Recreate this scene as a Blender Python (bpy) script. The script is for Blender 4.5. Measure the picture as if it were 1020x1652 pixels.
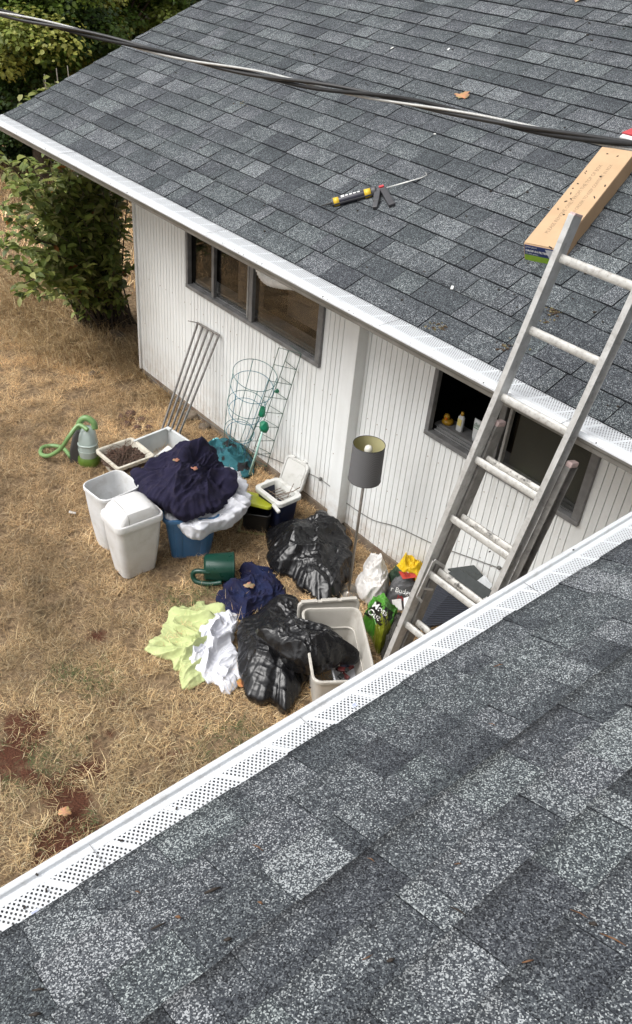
import bpy, bmesh, math, random
import numpy as np
from mathutils import Vector, Matrix, noise as mn
from mathutils.bvhtree import BVHTree

C = bpy.context.scene
for o in list(bpy.data.objects): bpy.data.objects.remove(o)
COL = C.collection
PI = math.pi
rnd = random.Random(7)

# ---------------------------------------------------------------- camera
CAMZ = 4.2
RW = np.array([[0.6407416, 0.4961344, -0.5859188], [0.7633742, -0.3302681, 0.5551422], [0.0819149, -0.802978, -0.5903527]])      # rows: world axes in (right, down, forward) camera axes
FPX = 1345.531
cam_d = bpy.data.cameras.new('camera')
cam = bpy.data.objects.new('camera', cam_d); COL.objects.link(cam)
cam_d.sensor_fit = 'VERTICAL'; cam_d.sensor_height = 24.0
cam_d.lens = 24.0*FPX/1652.0
cam_d.clip_start = 0.05; cam_d.clip_end = 500
mw = Matrix(((RW[0][0], -RW[0][1], -RW[0][2], 0), (RW[1][0], -RW[1][1], -RW[1][2], 0), (RW[2][0], -RW[2][1], -RW[2][2], CAMZ), (0, 0, 0, 1)))
cam.matrix_world = mw
C.camera = cam
# ---------------------------------------------------------------- world, sun, exposure
W = bpy.data.worlds.new('World'); C.world = W; W.use_nodes = True
wn = W.node_tree.nodes; wl = W.node_tree.links
bg = wn['Background']
sky = wn.new('ShaderNodeTexSky'); sky.sky_type = 'NISHITA'; sky.sun_disc = False
SUN_EL, SUN_AZ = math.radians(56), math.radians(196)
sky.sun_elevation = SUN_EL; sky.sun_rotation = SUN_AZ
sky.air_density = 1.0; sky.dust_density = 6.0; sky.ozone_density = 0.6
hsv = wn.new('ShaderNodeHueSaturation'); hsv.inputs['Saturation'].default_value = 0.16
wl.new(sky.outputs[0], hsv.inputs['Color']); wl.new(hsv.outputs[0], bg.inputs['Color'])
bg.inputs['Strength'].default_value = 0.15
sd = bpy.data.lights.new('sun', 'SUN'); so = bpy.data.objects.new('sun', sd); COL.objects.link(so)
sd.energy = 1.2; sd.angle = math.radians(40); sd.color = (1.0, 0.98, 0.95)
sdir = Vector((math.sin(SUN_AZ)*math.cos(SUN_EL), math.cos(SUN_AZ)*math.cos(SUN_EL), math.sin(SUN_EL)))
so.rotation_euler = sdir.to_track_quat('Z', 'Y').to_euler(); so.location = (0, 0, 12)
C.view_settings.view_transform = 'Standard'; C.view_settings.look = 'None'
C.view_settings.exposure = 0.56; C.view_settings.gamma = 1.0
C.render.engine = 'CYCLES'
C.cycles.max_bounces = 7; C.cycles.transparent_max_bounces = 12

# ---------------------------------------------------------------- measuring helpers (survey of the site from the camera station)
def ray(px, py):
    v = np.array([px-510.0, py-826.0, FPX]); v /= np.linalg.norm(v)
    return RW @ v
EYE = np.array([0, 0, CAMZ])
def G(px, py, z=0.0):
    r = ray(px, py); t = (z-CAMZ)/r[2]; return Vector(EYE+t*r)
def HX(px, py, ax, val):
    r = ray(px, py); t = (val-EYE[ax])/r[ax]; return Vector(EYE+t*r)
def HP(px, py, p0, n):
    r = Vector(ray(px, py)); e = Vector(EYE); n = Vector(n); t = (Vector(p0)-e).dot(n)/r.dot(n); return e+r*t
ZE = 2.27; SL = 0.428
XI = -1.071; YI = 3.4495        # inner (shingle side) edges of the two gutters
XO = -1.186; YO = 3.259         # outer lips
YW = 3.986                      # siding plane
def FR(px, py, off=0.0): return HP(px, py, (0, YI, ZE+off), (0, -SL, 1))
def NR(px, py, off=0.0): return HP(px, py, (XI, 0, ZE+off), (-SL, 0, 1))

# ---------------------------------------------------------------- object helpers
def tag(o, label=None, cat=None, group=None, kind=None):
    if label: o['label'] = label
    if cat: o['category'] = cat
    if group: o['group'] = group
    if kind: o['kind'] = kind
    return o
def thing(name, label, cat, loc=(0, 0, 0), rz=0.0, group=None):
    o = bpy.data.objects.new(name, None); COL.objects.link(o); o.location = loc; o.rotation_euler = (0, 0, rz)
    o.empty_display_size = 0.1
    return tag(o, label, cat, group)
def copy_tree(o, parent=None):
    c = o.copy(); COL.objects.link(c); c.parent = parent
    for ch in list(o.children): copy_tree(ch, c)
    return c

class MB:
    def __init__(s): s.v = []; s.f = []; s.c = []
    def add(s, vs, fs, col=None):
        b = len(s.v); s.v += [tuple(v) for v in vs]; s.f += [tuple(i+b for i in f) for f in fs]
        s.c += [col if col else (0.5, 0.5, 0.5)]*len(vs) if not isinstance(col, list) else col
        return s
    def box(s, c, size, rot=None, col=None):
        x, y, z = [k/2 for k in size]; R = rot if rot else Matrix.Identity(3); c = Vector(c)
        vs = [c+R @ Vector(p) for p in ((-x,-y,-z),(x,-y,-z),(x,y,-z),(-x,y,-z),(-x,-y,z),(x,-y,z),(x,y,z),(-x,y,z))]
        return s.add(vs, [(0,3,2,1),(4,5,6,7),(0,1,5,4),(1,2,6,5),(2,3,7,6),(3,0,4,7)], col)
    def bar(s, a, b, w, h, up=(0, 0, 1), col=None):
        a = Vector(a); b = Vector(b); d = (b-a); L = d.length; d.normalize(); u = Vector(up)
        x = d.cross(u)
        if x.length < 1e-4: x = d.cross(Vector((0, 1, 0)))
        x.normalize(); z = x.cross(d); R = Matrix((x, d, z)).transposed()
        return s.box((a+b)/2, (w, L, h), R, col)
    def tube(s, pts, r, n=8, cap=True, closed=False, col=None):
        pts = [Vector(p) for p in pts]; m = len(pts); rs = r if isinstance(r, (list, tuple)) else [r]*m
        vs = []; prev = None
        for i, p in enumerate(pts):
            if closed: t = pts[(i+1) % m]-pts[i-1]
            else: t = pts[min(i+1, m-1)]-pts[max(i-1, 0)]
            t.normalize()
            if prev is None:
                a = t.orthogonal().normalized()
            else:
                a = prev-t*prev.dot(t)
                a = a.normalized() if a.length > 1e-6 else t.orthogonal().normalized()
            prev = a; b = t.cross(a)
            for k in range(n):
                th = 2*PI*k/n; vs.append(p+(a*math.cos(th)+b*math.sin(th))*rs[i])
        fs = []
        for i in range(m if closed else m-1):
            j = (i+1) % m
            for k in range(n): fs.append((i*n+k, i*n+(k+1) % n, j*n+(k+1) % n, j*n+k))
        if cap and not closed: fs += [tuple(range(n))[::-1], tuple(range((m-1)*n, m*n))]
        return s.add(vs, fs, col)
    def loft(s, rings, cap0=True, cap1=True, col=None):
        n = len(rings[0]); vs = [p for r in rings for p in r]; fs = []
        for i in range(len(rings)-1):
            for k in range(n): fs.append((i*n+k, i*n+(k+1) % n, (i+1)*n+(k+1) % n, (i+1)*n+k))
        if cap0: fs.append(tuple(range(n))[::-1])
        if cap1: fs.append(tuple(range((len(rings)-1)*n, len(rings)*n)))
        return s.add(vs, fs, col)
    def lathe(s, prof, n=32, c=(0, 0, 0), R=None, col=None):
        c = Vector(c); R = R if R else Matrix.Identity(3)
        return s.loft([[c+R @ Vector((r*math.cos(2*PI*k/n), r*math.sin(2*PI*k/n), z)) for k in range(n)] for r, z in prof], prof[0][0] > 1e-5, prof[-1][0] > 1e-5, col)
    def extr(s, poly, a, b, col=None):            # prism: list of 3D points swept by vector
        d = Vector(b)-Vector(a); n = len(poly)
        vs = [Vector(p)+Vector(a) for p in poly]+[Vector(p)+Vector(a)+d for p in poly]
        fs = [tuple(range(n))[::-1], tuple(range(n, 2*n))]+[(k, (k+1) % n, n+(k+1) % n, n+k) for k in range(n)]
        return s.add(vs, fs, col)
    def build(s, name, mat, parent=None, smooth=False, bevel=0, sub=0, local=False, segs=2, solid=0, auto=None):
        me = bpy.data.meshes.new(name)
        off = Vector((0, 0, 0))
        vs = s.v
        if parent is not None and not local:
            off = world_loc(parent); vs = [(v[0]-off.x, v[1]-off.y, v[2]-off.z) for v in s.v]
        me.from_pydata(vs, [], s.f); me.update()
        a = me.color_attributes.new('col', 'FLOAT_COLOR', 'POINT')
        a.data.foreach_set('color', [k for c in s.c for k in (c[0], c[1], c[2], 1.0)])
        o = bpy.data.objects.new(name, me); COL.objects.link(o)
        me.materials.append(mat)
        if parent is not None: o.parent = parent
        if smooth: me.polygons.foreach_set('use_smooth', [True]*len(me.polygons))
        if auto:
            me.set_sharp_from_angle(angle=math.radians(auto))
        if solid:
            m = o.modifiers.new('sol', 'SOLIDIFY'); m.thickness = solid; m.offset = 0
        if bevel:
            m = o.modifiers.new('bev', 'BEVEL'); m.width = bevel; m.segments = segs; m.limit_method = 'ANGLE'; m.angle_limit = math.radians(35)
        if sub:
            m = o.modifiers.new('sub', 'SUBSURF'); m.levels = sub; m.render_levels = sub
        return o
def world_loc(p):
    v = Vector(p.location)
    while p.parent: p = p.parent; v += Vector(p.location)
    return v
def npmesh(name, V, F, mat, parent=None, col=None, smooth=False, nper=None):
    """V (n,3) F (m,k) arrays"""
    me = bpy.data.meshes.new(name); V = np.asarray(V, dtype=np.float32); F = np.asarray(F, dtype=np.int32)
    if parent is not None: V = V-np.array(world_loc(parent), dtype=np.float32)
    k = F.shape[1]
    me.vertices.add(len(V)); me.vertices.foreach_set('co', V.ravel())
    me.loops.add(F.size); me.loops.foreach_set('vertex_index', F.ravel())
    me.polygons.add(len(F)); me.polygons.foreach_set('loop_start', np.arange(0, F.size, k, dtype=np.int32))
    if smooth: me.polygons.foreach_set('use_smooth', np.ones(len(F), dtype=bool))
    me.update(calc_edges=True)
    if col is not None:
        a = me.color_attributes.new('col', 'FLOAT_COLOR', 'POINT')
        cc = np.ones((len(V), 4), dtype=np.float32); cc[:, :3] = col; a.data.foreach_set('color', cc.ravel())
    me.materials.append(mat)
    o = bpy.data.objects.new(name, me); COL.objects.link(o)
    if parent is not None: o.parent = parent
    return o

# ---------------------------------------------------------------- materials
class NT:
    def __init__(s, name):
        s.m = bpy.data.materials.new(name); s.m.use_nodes = True; s.n = s.m.node_tree.nodes; s.l = s.m.node_tree.links
        s.p = s.n['Principled BSDF']; s.out = s.n['Material Output']
        s.tc = s.n.new('ShaderNodeTexCoord').outputs['Object']
    def set(s, **k):
        for a, b in k.items():
            i = s.p.inputs[{'color': 'Base Color', 'rough': 'Roughness', 'metal': 'Metallic', 'spec': 'Specular IOR Level', 'trans': 'Transmission Weight', 'coat': 'Coat Weight', 'sheen': 'Sheen Weight', 'alpha': 'Alpha', 'normal': 'Normal', 'sss': 'Subsurface Weight'}[a]]
            if hasattr(b, 'links'): s.l.new(b, i)
            else: i.default_value = (*b, 1) if isinstance(b, tuple) else b
        return s
    def inp(s, sock, v):
        if hasattr(v, 'links'): s.l.new(v, sock)
        elif isinstance(v, tuple) and len(v) == 3 and sock.type == 'RGBA': sock.default_value = (*v, 1)
        else: sock.default_value = v
    def noise(s, scale, detail=3, rough=0.55, vec=None, out=0, dist=0.0):
        x = s.n.new('ShaderNodeTexNoise'); x.inputs['Scale'].default_value = scale; x.inputs['Detail'].default_value = detail
        x.inputs['Roughness'].default_value = rough; x.inputs['Distortion'].default_value = dist
        s.l.new(vec if vec else s.tc, x.inputs['Vector']); return x.outputs[out]
    def voro(s, scale, out='Color', vec=None, feat='F1'):
        x = s.n.new('ShaderNodeTexVoronoi'); x.feature = feat; x.inputs['Scale'].default_value = scale; s.l.new(vec if vec else s.tc, x.inputs['Vector']); return x.outputs[out]
    def mapv(s, scale=(1, 1, 1), rot=(0, 0, 0), loc=(0, 0, 0), vec=None):
        x = s.n.new('ShaderNodeMapping'); x.inputs['Scale'].default_value = scale; x.inputs['Rotation'].default_value = rot; x.inputs['Location'].default_value = loc
        s.l.new(vec if vec else s.tc, x.inputs['Vector']); return x.outputs[0]
    def ramp(s, fac, stops, interp='LINEAR'):
        x = s.n.new('ShaderNodeValToRGB'); r = x.color_ramp; r.interpolation = interp
        while len(r.elements) < len(stops): r.elements.new(0.5)
        for e, (p, c) in zip(r.elements, stops):
            e.position = p; e.color = (*c, 1) if isinstance(c, tuple) else (c, c, c, 1)
        s.l.new(fac, x.inputs[0]); return x.outputs[0]
    def mix(s, fac, a, b, mode='MIX'):
        x = s.n.new('ShaderNodeMix'); x.data_type = 'RGBA'; x.blend_type = mode
        s.inp(x.inputs[0], fac); s.inp(x.inputs[6], a); s.inp(x.inputs[7], b); return x.outputs[2]
    def math(s, op, a, b=0.0, c=0.0):
        x = s.n.new('ShaderNodeMath'); x.operation = op; s.inp(x.inputs[0], a); s.inp(x.inputs[1], b); s.inp(x.inputs[2], c); return x.outputs[0]
    def xyz(s, vec=None):
        x = s.n.new('ShaderNodeSeparateXYZ'); s.l.new(vec if vec else s.tc, x.inputs[0]); return x.outputs
    def attr(s, name='col'):
        x = s.n.new('ShaderNodeAttribute'); x.attribute_name = name; return x.outputs['Color']
    def bump(s, h, strength=0.3, dist=0.01):
        x = s.n.new('ShaderNodeBump'); x.inputs['Strength'].default_value = strength; x.inputs['Distance'].default_value = dist
        s.l.new(h, x.inputs['Height']); s.l.new(x.outputs[0], s.p.inputs['Normal']); return s

def simple(name, c1, c2=None, scale=12, rough=0.5, metal=0.0, bump=0.0, bscale=60, bdist=0.003, dirt=None, dirt_amt=0.5, dscale=6, spec=0.5, **k):
    t = NT(name); c2 = c2 or tuple(min(1, x*0.8) for x in c1)
    col = t.mix(t.ramp(t.noise(scale, 4), [(0.35, 0.0), (0.65, 1.0)]), c1, c2)
    if dirt: col = t.mix(t.math('MULTIPLY', t.ramp(t.noise(dscale, 8, 0.7), [(0.52, 0.0), (0.72, 1.0)]), dirt_amt), col, dirt)
    t.set(color=col, metal=metal, spec=spec)
    t.set(rough=t.math('ADD', t.math('MULTIPLY', t.noise(scale*2.3, 4), 0.25), rough-0.12))
    if bump: t.bump(t.noise(bscale, 5), bump, bdist)
    if k: t.set(**k)
    return t.m

def shingle_mat(name, cell):
    t = NT(name)
    tone = t.attr('col')
    tx = t.n.new('ShaderNodeSeparateColor'); t.l.new(tone, tx.inputs[0])
    v1 = t.n.new('ShaderNodeSeparateColor'); t.l.new(t.voro(cell), v1.inputs[0])
    big = t.noise(3.0, 3); mid = t.noise(34, 3)
    a = t.math('ADD', v1.outputs[0], t.math('MULTIPLY', t.math('SUBTRACT', tx.outputs[0], 0.5), 0.75))
    a = t.math('ADD', a, t.math('MULTIPLY', t.math('SUBTRACT', big, 0.5), 0.22))
    a = t.math('ADD', a, t.math('MULTIPLY', t.math('SUBTRACT', mid, 0.5), 0.35))
    col = t.ramp(a, [(0.0, (0.008, 0.009, 0.011)), (0.12, (0.024, 0.027, 0.031)), (0.42, (0.040, 0.045, 0.052)), (0.70, (0.078, 0.086, 0.092)), (0.88, (0.165, 0.178, 0.184)), (0.98, (0.36, 0.378, 0.38))])
    hue = t.mix(tx.outputs[1], (1.0, 0.99, 1.02), (0.97, 1.01, 1.0))
    col = t.mix(1.0, col, hue, 'MULTIPLY')
    t.set(color=col, rough=0.92, spec=0.25)
    t.bump(v1.outputs[1], 0.5, 0.0015)
    return t.m
M = {}
M['shingle'] = shingle_mat('asphalt_shingle_granules', 330)
M['felt'] = simple('roof_felt', (0.012, 0.012, 0.013), rough=0.95)
M['white_alu'] = simple('white_painted_aluminium', (0.57, 0.59, 0.61), (0.52, 0.535, 0.55), 3, rough=0.38, dirt=(0.30, 0.28, 0.25), dirt_amt=0.5, dscale=22)
M['gutter_face'] = simple('shaded_gutter_paint', (0.20, 0.195, 0.18), (0.14, 0.135, 0.12), 5, rough=0.5, dirt=(0.10, 0.09, 0.07), dirt_amt=0.75, dscale=14)  # shade on the gutter face painted into a darker colour, with dirt blotches
M['trim'] = simple('painted_trim', (0.42, 0.41, 0.385), (0.34, 0.33, 0.31), 8, rough=0.6, dirt=(0.12, 0.10, 0.08), dirt_amt=0.6, dscale=20)

def guard_mat(name, axis):
    t = NT(name); p = t.xyz(); u = p[axis]            # along the gutter; attribute col.r = distance across
    sc = t.n.new('ShaderNodeSeparateColor'); t.l.new(t.attr('col'), sc.inputs[0]); w = t.math('MULTIPLY', sc.outputs[0], 0.1)
    pu, pv = 0.0143, 0.0172
    a = t.math('ADD', t.math('DIVIDE', u, pu), t.math('DIVIDE', w, pv)); b = t.math('SUBTRACT', t.math('DIVIDE', u, pu), t.math('DIVIDE', w, pv))
    fa = t.math('ABSOLUTE', t.math('SUBTRACT', t.math('FRACT', t.math('ADD', a, 400.0)), 0.5)); fb = t.math('ABSOLUTE', t.math('SUBTRACT', t.math('FRACT', t.math('ADD', b, 400.0)), 0.5))
    m = t.math('LESS_THAN', t.math('MAXIMUM', fa, fb), 0.262)
    # solid web between the punched groups, slanting
    g = t.math('FRACT', t.math('ADD', t.math('DIVIDE', t.math('ADD', u, t.math('MULTIPLY', w, 0.8)), 0.165), 100.0))
    m = t.math('MULTIPLY', m, t.math('GREATER_THAN', g, 0.10))
    m = t.math('MULTIPLY', m, t.math('GREATER_THAN', w, 0.003)); m = t.math('MULTIPLY', m, t.math('LESS_THAN', w, 0.069))
    dirt = t.ramp(t.noise(40, 6, 0.7), [(0.62, 0.0), (0.75, 0.35)])
    t.set(color=t.mix(dirt, (0.54, 0.56, 0.58), (0.32, 0.31, 0.28)), rough=0.4)
    tr = t.n.new('ShaderNodeBsdfTransparent'); mx = t.n.new('ShaderNodeMixShader')
    t.l.new(m, mx.inputs[0]); t.l.new(t.p.outputs[0], mx.inputs[1]); t.l.new(tr.outputs[0], mx.inputs[2]); t.l.new(mx.outputs[0], t.out.inputs[0])
    return t.m
M['guard_x'] = guard_mat('perforated_guard_x', 0); M['guard_y'] = guard_mat('perforated_guard_y', 1)
M['trough'] = simple('gutter_trough', (0.24, 0.24, 0.24), (0.17, 0.17, 0.17), 15, rough=0.6, dirt=(0.05, 0.04, 0.03), dirt_amt=0.6, dscale=25)

def siding_mat():
    t = NT('white_painted_siding'); p = t.xyz()
    st = t.noise(1.0, 5, 0.6, t.mapv((14, 14, 0.9)))
    col = t.mix(t.ramp(st, [(0.35, 0.0), (0.7, 1.0)]), (0.74, 0.757, 0.752), (0.68, 0.697, 0.69))
    blot = t.ramp(t.noise(2.2, 6, 0.7), [(0.5, 0.0), (0.8, 0.5)])
    col = t.mix(blot, col, (0.57, 0.58, 0.56))
    low = t.ramp(p[2], [(0.0, 1.0), (1.0, 1.0)])
    h = t.math('SUBTRACT', 0.50, p[2]); h = t.math('MULTIPLY', t.math('MAXIMUM', h, 0.0), 3.2)
    spl = t.math('MULTIPLY', h, t.ramp(t.noise(9, 6, 0.75), [(0.35, 0.0), (0.75, 1.0)]))
    spl = t.math('MINIMUM', t.math('MULTIPLY', spl, 0.55), 0.65)
    col = t.mix(spl, col, (0.33, 0.24, 0.16))
    # rain streaks under the two window sills
    for x0, x1 in ((-3.19, -1.32), (-0.19, 1.11)):      # object space: house origin at x = -3
        m = t.math('MULTIPLY', t.math('GREATER_THAN', p[0], x0), t.math('LESS_THAN', p[0], x1))
        z = t.math('MULTIPLY', t.math('SUBTRACT', p[2], 0.75), 1.9); z = t.math('MULTIPLY', t.math('MAXIMUM', t.math('MINIMUM', z, 1.0), 0.0), t.math('LESS_THAN', p[2], 1.29))
        k = t.math('MULTIPLY', t.math('MULTIPLY', m, z), t.ramp(t.noise(1.0, 3, 0.6, t.mapv((26, 1, 0.7))), [(0.5, 0.0), (0.72, 0.42)]))
        col = t.mix(k, col, (0.36, 0.34, 0.29))
    t.set(color=col, rough=0.55); t.bump(t.noise(1.0, 4, 0.6, t.mapv((60, 60, 6))), 0.25, 0.002)
    return t.m
M['siding'] = siding_mat()
M['concrete'] = simple('stained_concrete', (0.20, 0.165, 0.125), (0.12, 0.09, 0.065), 6, rough=0.9, bump=0.5, bscale=40, bdist=0.006, dirt=(0.13, 0.065, 0.04), dirt_amt=0.8)
M['win_frame'] = simple('grey_window_frame', (0.19, 0.19, 0.19), (0.13, 0.13, 0.13), 14, rough=0.5, dirt=(0.05, 0.045, 0.04), dirt_amt=0.6)
M['win_light'] = simple('bright_track', (0.30, 0.30, 0.29), (0.2, 0.2, 0.19), 20, rough=0.45)
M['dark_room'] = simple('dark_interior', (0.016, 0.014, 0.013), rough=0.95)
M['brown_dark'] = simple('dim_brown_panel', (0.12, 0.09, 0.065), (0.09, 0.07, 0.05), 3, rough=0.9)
M['brown_blind'] = simple('brown_blind', (0.28, 0.215, 0.155), (0.23, 0.17, 0.12), 3, rough=0.9)
M['green_blind'] = simple('olive_blind', (0.11, 0.11, 0.094), (0.09, 0.09, 0.078), 3, rough=0.9)
def glass():
    t = NT('window_glass'); t.n.remove(t.p)
    tr = t.n.new('ShaderNodeBsdfTransparent'); tr.inputs[0].default_value = (0.82, 0.82, 0.81, 1)
    gl = t.n.new('ShaderNodeBsdfGlossy'); gl.inputs['Roughness'].default_value = 0.02
    lw = t.n.new('ShaderNodeLayerWeight'); lw.inputs[0].default_value = 0.25
    mx = t.n.new('ShaderNodeMixShader'); t.l.new(t.math('MULTIPLY', lw.outputs['Fresnel'], 0.22), mx.inputs[0]); t.l.new(tr.outputs[0], mx.inputs[1]); t.l.new(gl.outputs[0], mx.inputs[2])
    t.l.new(mx.outputs[0], t.out.inputs[0]); return t.m
M['glass'] = glass()
M['duct'] = simple('white_duct', (0.82, 0.82, 0.80), rough=0.45)

def ground_mat():
    t = NT('dry_lawn_soil')
    n = t.noise(28, 8, 0.7); n2 = t.noise(1.1, 5, 0.6); n3 = t.noise(110, 4, 0.7)
    col = t.mix(t.ramp(n, [(0.35, 0.0), (0.62, 1.0)]), (0.10, 0.066, 0.040), (0.33, 0.235, 0.14))
    sc = t.n.new('ShaderNodeSeparateColor'); t.l.new(t.attr('col'), sc.inputs[0])
    soil = t.mix(t.ramp(n3, [(0.3, 0.0), (0.7, 1.0)]), (0.055, 0.024, 0.015), (0.155, 0.062, 0.036))
    col = t.mix(t.ramp(t.math('ADD', sc.outputs[0], t.math('MULTIPLY', t.math('SUBTRACT', n, 0.5), 0.8)), [(0.4, 0.0), (0.6, 1.0)]), col, soil)
    t.set(color=col, rough=0.95, spec=0.2); t.bump(t.math('ADD', n, t.math('MULTIPLY', n3, 0.4)), 1.0, 0.03); return t.m
M['ground'] = ground_mat()
def attr_mat(name, rough=0.7, var=0.25, vscale=30, bump=0.0, bscale=60, bdist=0.002, spec=0.4, trans=0.0, **k):
    t = NT(name); c = t.attr('col')
    f = t.math('ADD', t.math('MULTIPLY', t.noise(vscale, 4), 2*var), 1-var)
    x = t.n.new('ShaderNodeVectorMath'); x.operation = 'SCALE'; t.l.new(c, x.inputs[0]); t.l.new(f, x.inputs['Scale'])
    t.set(color=x.outputs[0], rough=rough, spec=spec)
    if bump: t.bump(t.noise(bscale, 5), bump, bdist)
    if trans:
        tl = t.n.new('ShaderNodeBsdfTranslucent'); t.l.new(x.outputs[0], tl.inputs[0]); ad = t.n.new('ShaderNodeMixShader'); ad.inputs[0].default_value = trans
        t.l.new(t.p.outputs[0], ad.inputs[1]); t.l.new(tl.outputs[0], ad.inputs[2]); t.l.new(ad.outputs[0], t.out.inputs[0])
    if k: t.set(**k)
    return t.m
M['grass'] = attr_mat('dry_grass_blades', 0.75, 0.2, 3, trans=0.25)
M['leaf'] = attr_mat('leaves', 0.5, 0.2, 9, trans=0.35)
M['leaf_dry'] = attr_mat('dry_leaf', 0.8, 0.35, 60)
M['paint_attr'] = attr_mat('printed_plastic', 0.38, 0.12, 30, bump=0.25, bscale=70)
M['cloth_attr'] = attr_mat('cloth_attr', 0.9, 0.12, 30, bump=0.3, bscale=300, bdist=0.001)
M['bark'] = simple('bark', (0.10, 0.075, 0.055), (0.05, 0.04, 0.03), 30, rough=0.9, bump=0.5)
M['rock'] = simple('rock', (0.17, 0.135, 0.10), (0.09, 0.07, 0.05), 14, rough=0.9, bump=0.7, bscale=30, bdist=0.01)
M['dirt'] = simple('red_clods', (0.10, 0.052, 0.036), (0.06, 0.034, 0.024), 25, rough=0.95, bump=0.6)
M['fence_wood'] = simple('dark_fence_wood', (0.055, 0.040, 0.030), (0.028, 0.021, 0.017), 9, rough=0.85, bump=0.4)

# ================================================================ ground
def soil_amount(x, y):
    q = mn.fractal(Vector((x*2.6, y*2.6, 3.1)), 0.8, 2.0, 4)
    s = 0.0
    for (px, py, r, k) in ((50, 1215, .40, .72), (190, 1240, .30, .62), (15, 1360, .40, .75), (105, 1300, .28, .66), (340, 1280, .3, .45), (120, 1120, .24, .55), (60, 1150, .2, .5), (210, 690, .35, .5), (320, 1010, .12, .7), (530, 800, .3, .2), (460, 1230, .2, .4)):
        g = G(px, py); d = math.hypot(x-g.x, y-g.y)/r
        s = max(s, k*math.exp(-d*d*0.9))
    q2 = mn.noise(Vector((x*1.1+5, y*1.1, 7.7)))
    return max(0.0, min(1.0, s*1.0+q*0.6+max(0, q2)*.25-0.12))
def gh(x, y):
    h = 0.02*mn.fractal(Vector((x*1.3, y*1.3, 0)), 0.9, 2.0, 3) - 0.01
    if x < -8: h += 0.0
    return h
def build_ground():
    xs = np.concatenate([np.array([-300, -150, -80, -50, -35]), np.linspace(-28, -9.2, 60), np.linspace(-9, -0.5, 190), np.linspace(0, 8, 12), [20, 60, 200]])
    ys = np.concatenate([np.array([-200, -60, -20, -8, -4]), np.linspace(-2, 4.2, 135), np.linspace(4.5, 30, 60), [40, 60, 100, 300]])
    V = []; c = []
    for x in xs:
        for y in ys:
            V.append((x, y, gh(x, y) if abs(x) < 30 and -3 < y < 30 else 0.0)); s = soil_amount(x, y) if -10 < x < 0 and -2 < y < 4.5 else 0; c.append((s, 0, 0))
    n = len(ys); i = np.arange(len(xs)-1)[:, None]*n+np.arange(n-1)[None, :]; i = i.ravel()
    F = np.stack([i, i+n, i+n+1, i+1], 1)
    tag(npmesh('ground', V, F, M['ground'], None, np.array(c), True), kind='structure')
build_ground()

# ================================================================ house
house = thing('house', 'white grooved siding house with grey shingle roofs and white gutters', 'house', (-3.0, 4.0, 0))
# --- shingle roofs : local frame (u along eave, s up slope)
def roof_mesh(name, P, U, S, N, u_lim, s_max, expo, seed, wmin, wmax, gap, label, nearstyle):
    """P origin at eave edge, U along the eave, S up the slope, N normal ; u_lim(s)->(u0,u1)"""
    rg = random.Random(seed); V = []; F = []; c = []
    base_mb = MB()
    k = 0; s = 0.0
    while s < s_max:
        u0, u1 = u_lim(s+expo*0.5)
        u = u0-rg.uniform(0, wmax)
        lam = rg.random() < .5
        tone_prev = .5
        wob = rg.uniform(-.004, .004)
        while u < u1:
            w = rg.uniform(wmin, wmax)
            if rg.random() < .22: w *= .45
            a = max(u, u0); b = min(u+w-gap, u1)
            if b-a > .012:
                r = rg.random()
                tone = .48+rg.uniform(-.07, .07)+(.09 if r < .18 else 0)-(.05 if r > .80 else 0)
                if nearstyle: tone = .52+rg.uniform(-.06, .06)+(.16 if r < .16 else 0)-(.13 if r > .72 else 0)
                hue = rg.random()
                lam = (not lam) if rg.random() < .7 else lam
                th = .0085+(.004 if lam else 0)+rg.uniform(0, .0015)
                ov = 1.05; nu = max(1, int((b-a)/.1)); dip = rg.uniform(-.003, .003)
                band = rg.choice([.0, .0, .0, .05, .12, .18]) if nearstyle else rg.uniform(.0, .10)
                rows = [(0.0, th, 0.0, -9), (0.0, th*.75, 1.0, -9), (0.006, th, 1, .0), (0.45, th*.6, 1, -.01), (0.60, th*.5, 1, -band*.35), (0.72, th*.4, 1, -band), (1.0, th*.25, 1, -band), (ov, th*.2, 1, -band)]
                b0 = len(V)
                for ri, (fs, h, on, dt) in enumerate(rows):
                    for q in range(nu+1):
                        uu = a+(b-a)*q/nu; ss = s+fs*expo+(wob+dip*(q/nu-.5) if fs == 0 else 0)
                        bend = .0015*mn.noise(Vector((uu*5, ss*5, seed)))
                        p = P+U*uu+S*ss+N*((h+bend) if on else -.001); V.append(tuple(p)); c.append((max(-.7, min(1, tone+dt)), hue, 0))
                for ri in range(len(rows)-1):
                    for q in range(nu):
                        i = b0+ri*(nu+1)+q; F.append((i, i+1, i+nu+2, i+nu+1))
                # side edges
                for q in (0, nu):
                    e0 = len(V); 
                    for fs, h in ((0, th), (1.0, th*.25)):
                        V.append(tuple(P+U*(a+(b-a)*q/nu)+S*(s+fs*expo)+N*h)); V.append(tuple(P+U*(a+(b-a)*q/nu)+S*(s+fs*expo)-N*.001)); c += [(.0 if nearstyle else -.6, .5, 0)]*2
                    F.append((e0, e0+1, e0+3, e0+2))
            u += w
        s += expo; k += 1
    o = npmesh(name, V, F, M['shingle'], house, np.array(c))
    o['label'] = label
    return o
cs, sn = 1/math.hypot(1, SL), SL/math.hypot(1, SL)
S_far = Vector((0, cs, sn)); N_far = Vector((0, -sn, cs))
S_near = Vector((cs, 0, sn)); N_near = Vector((-sn, 0, cs))
XL = -8.57          # gable rake of the far wing
YR = 8.3            # far ridge
XR = 2.6            # near ridge
far_len = (YR-YI)/cs; near_len = (XR-XI)/cs
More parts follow.
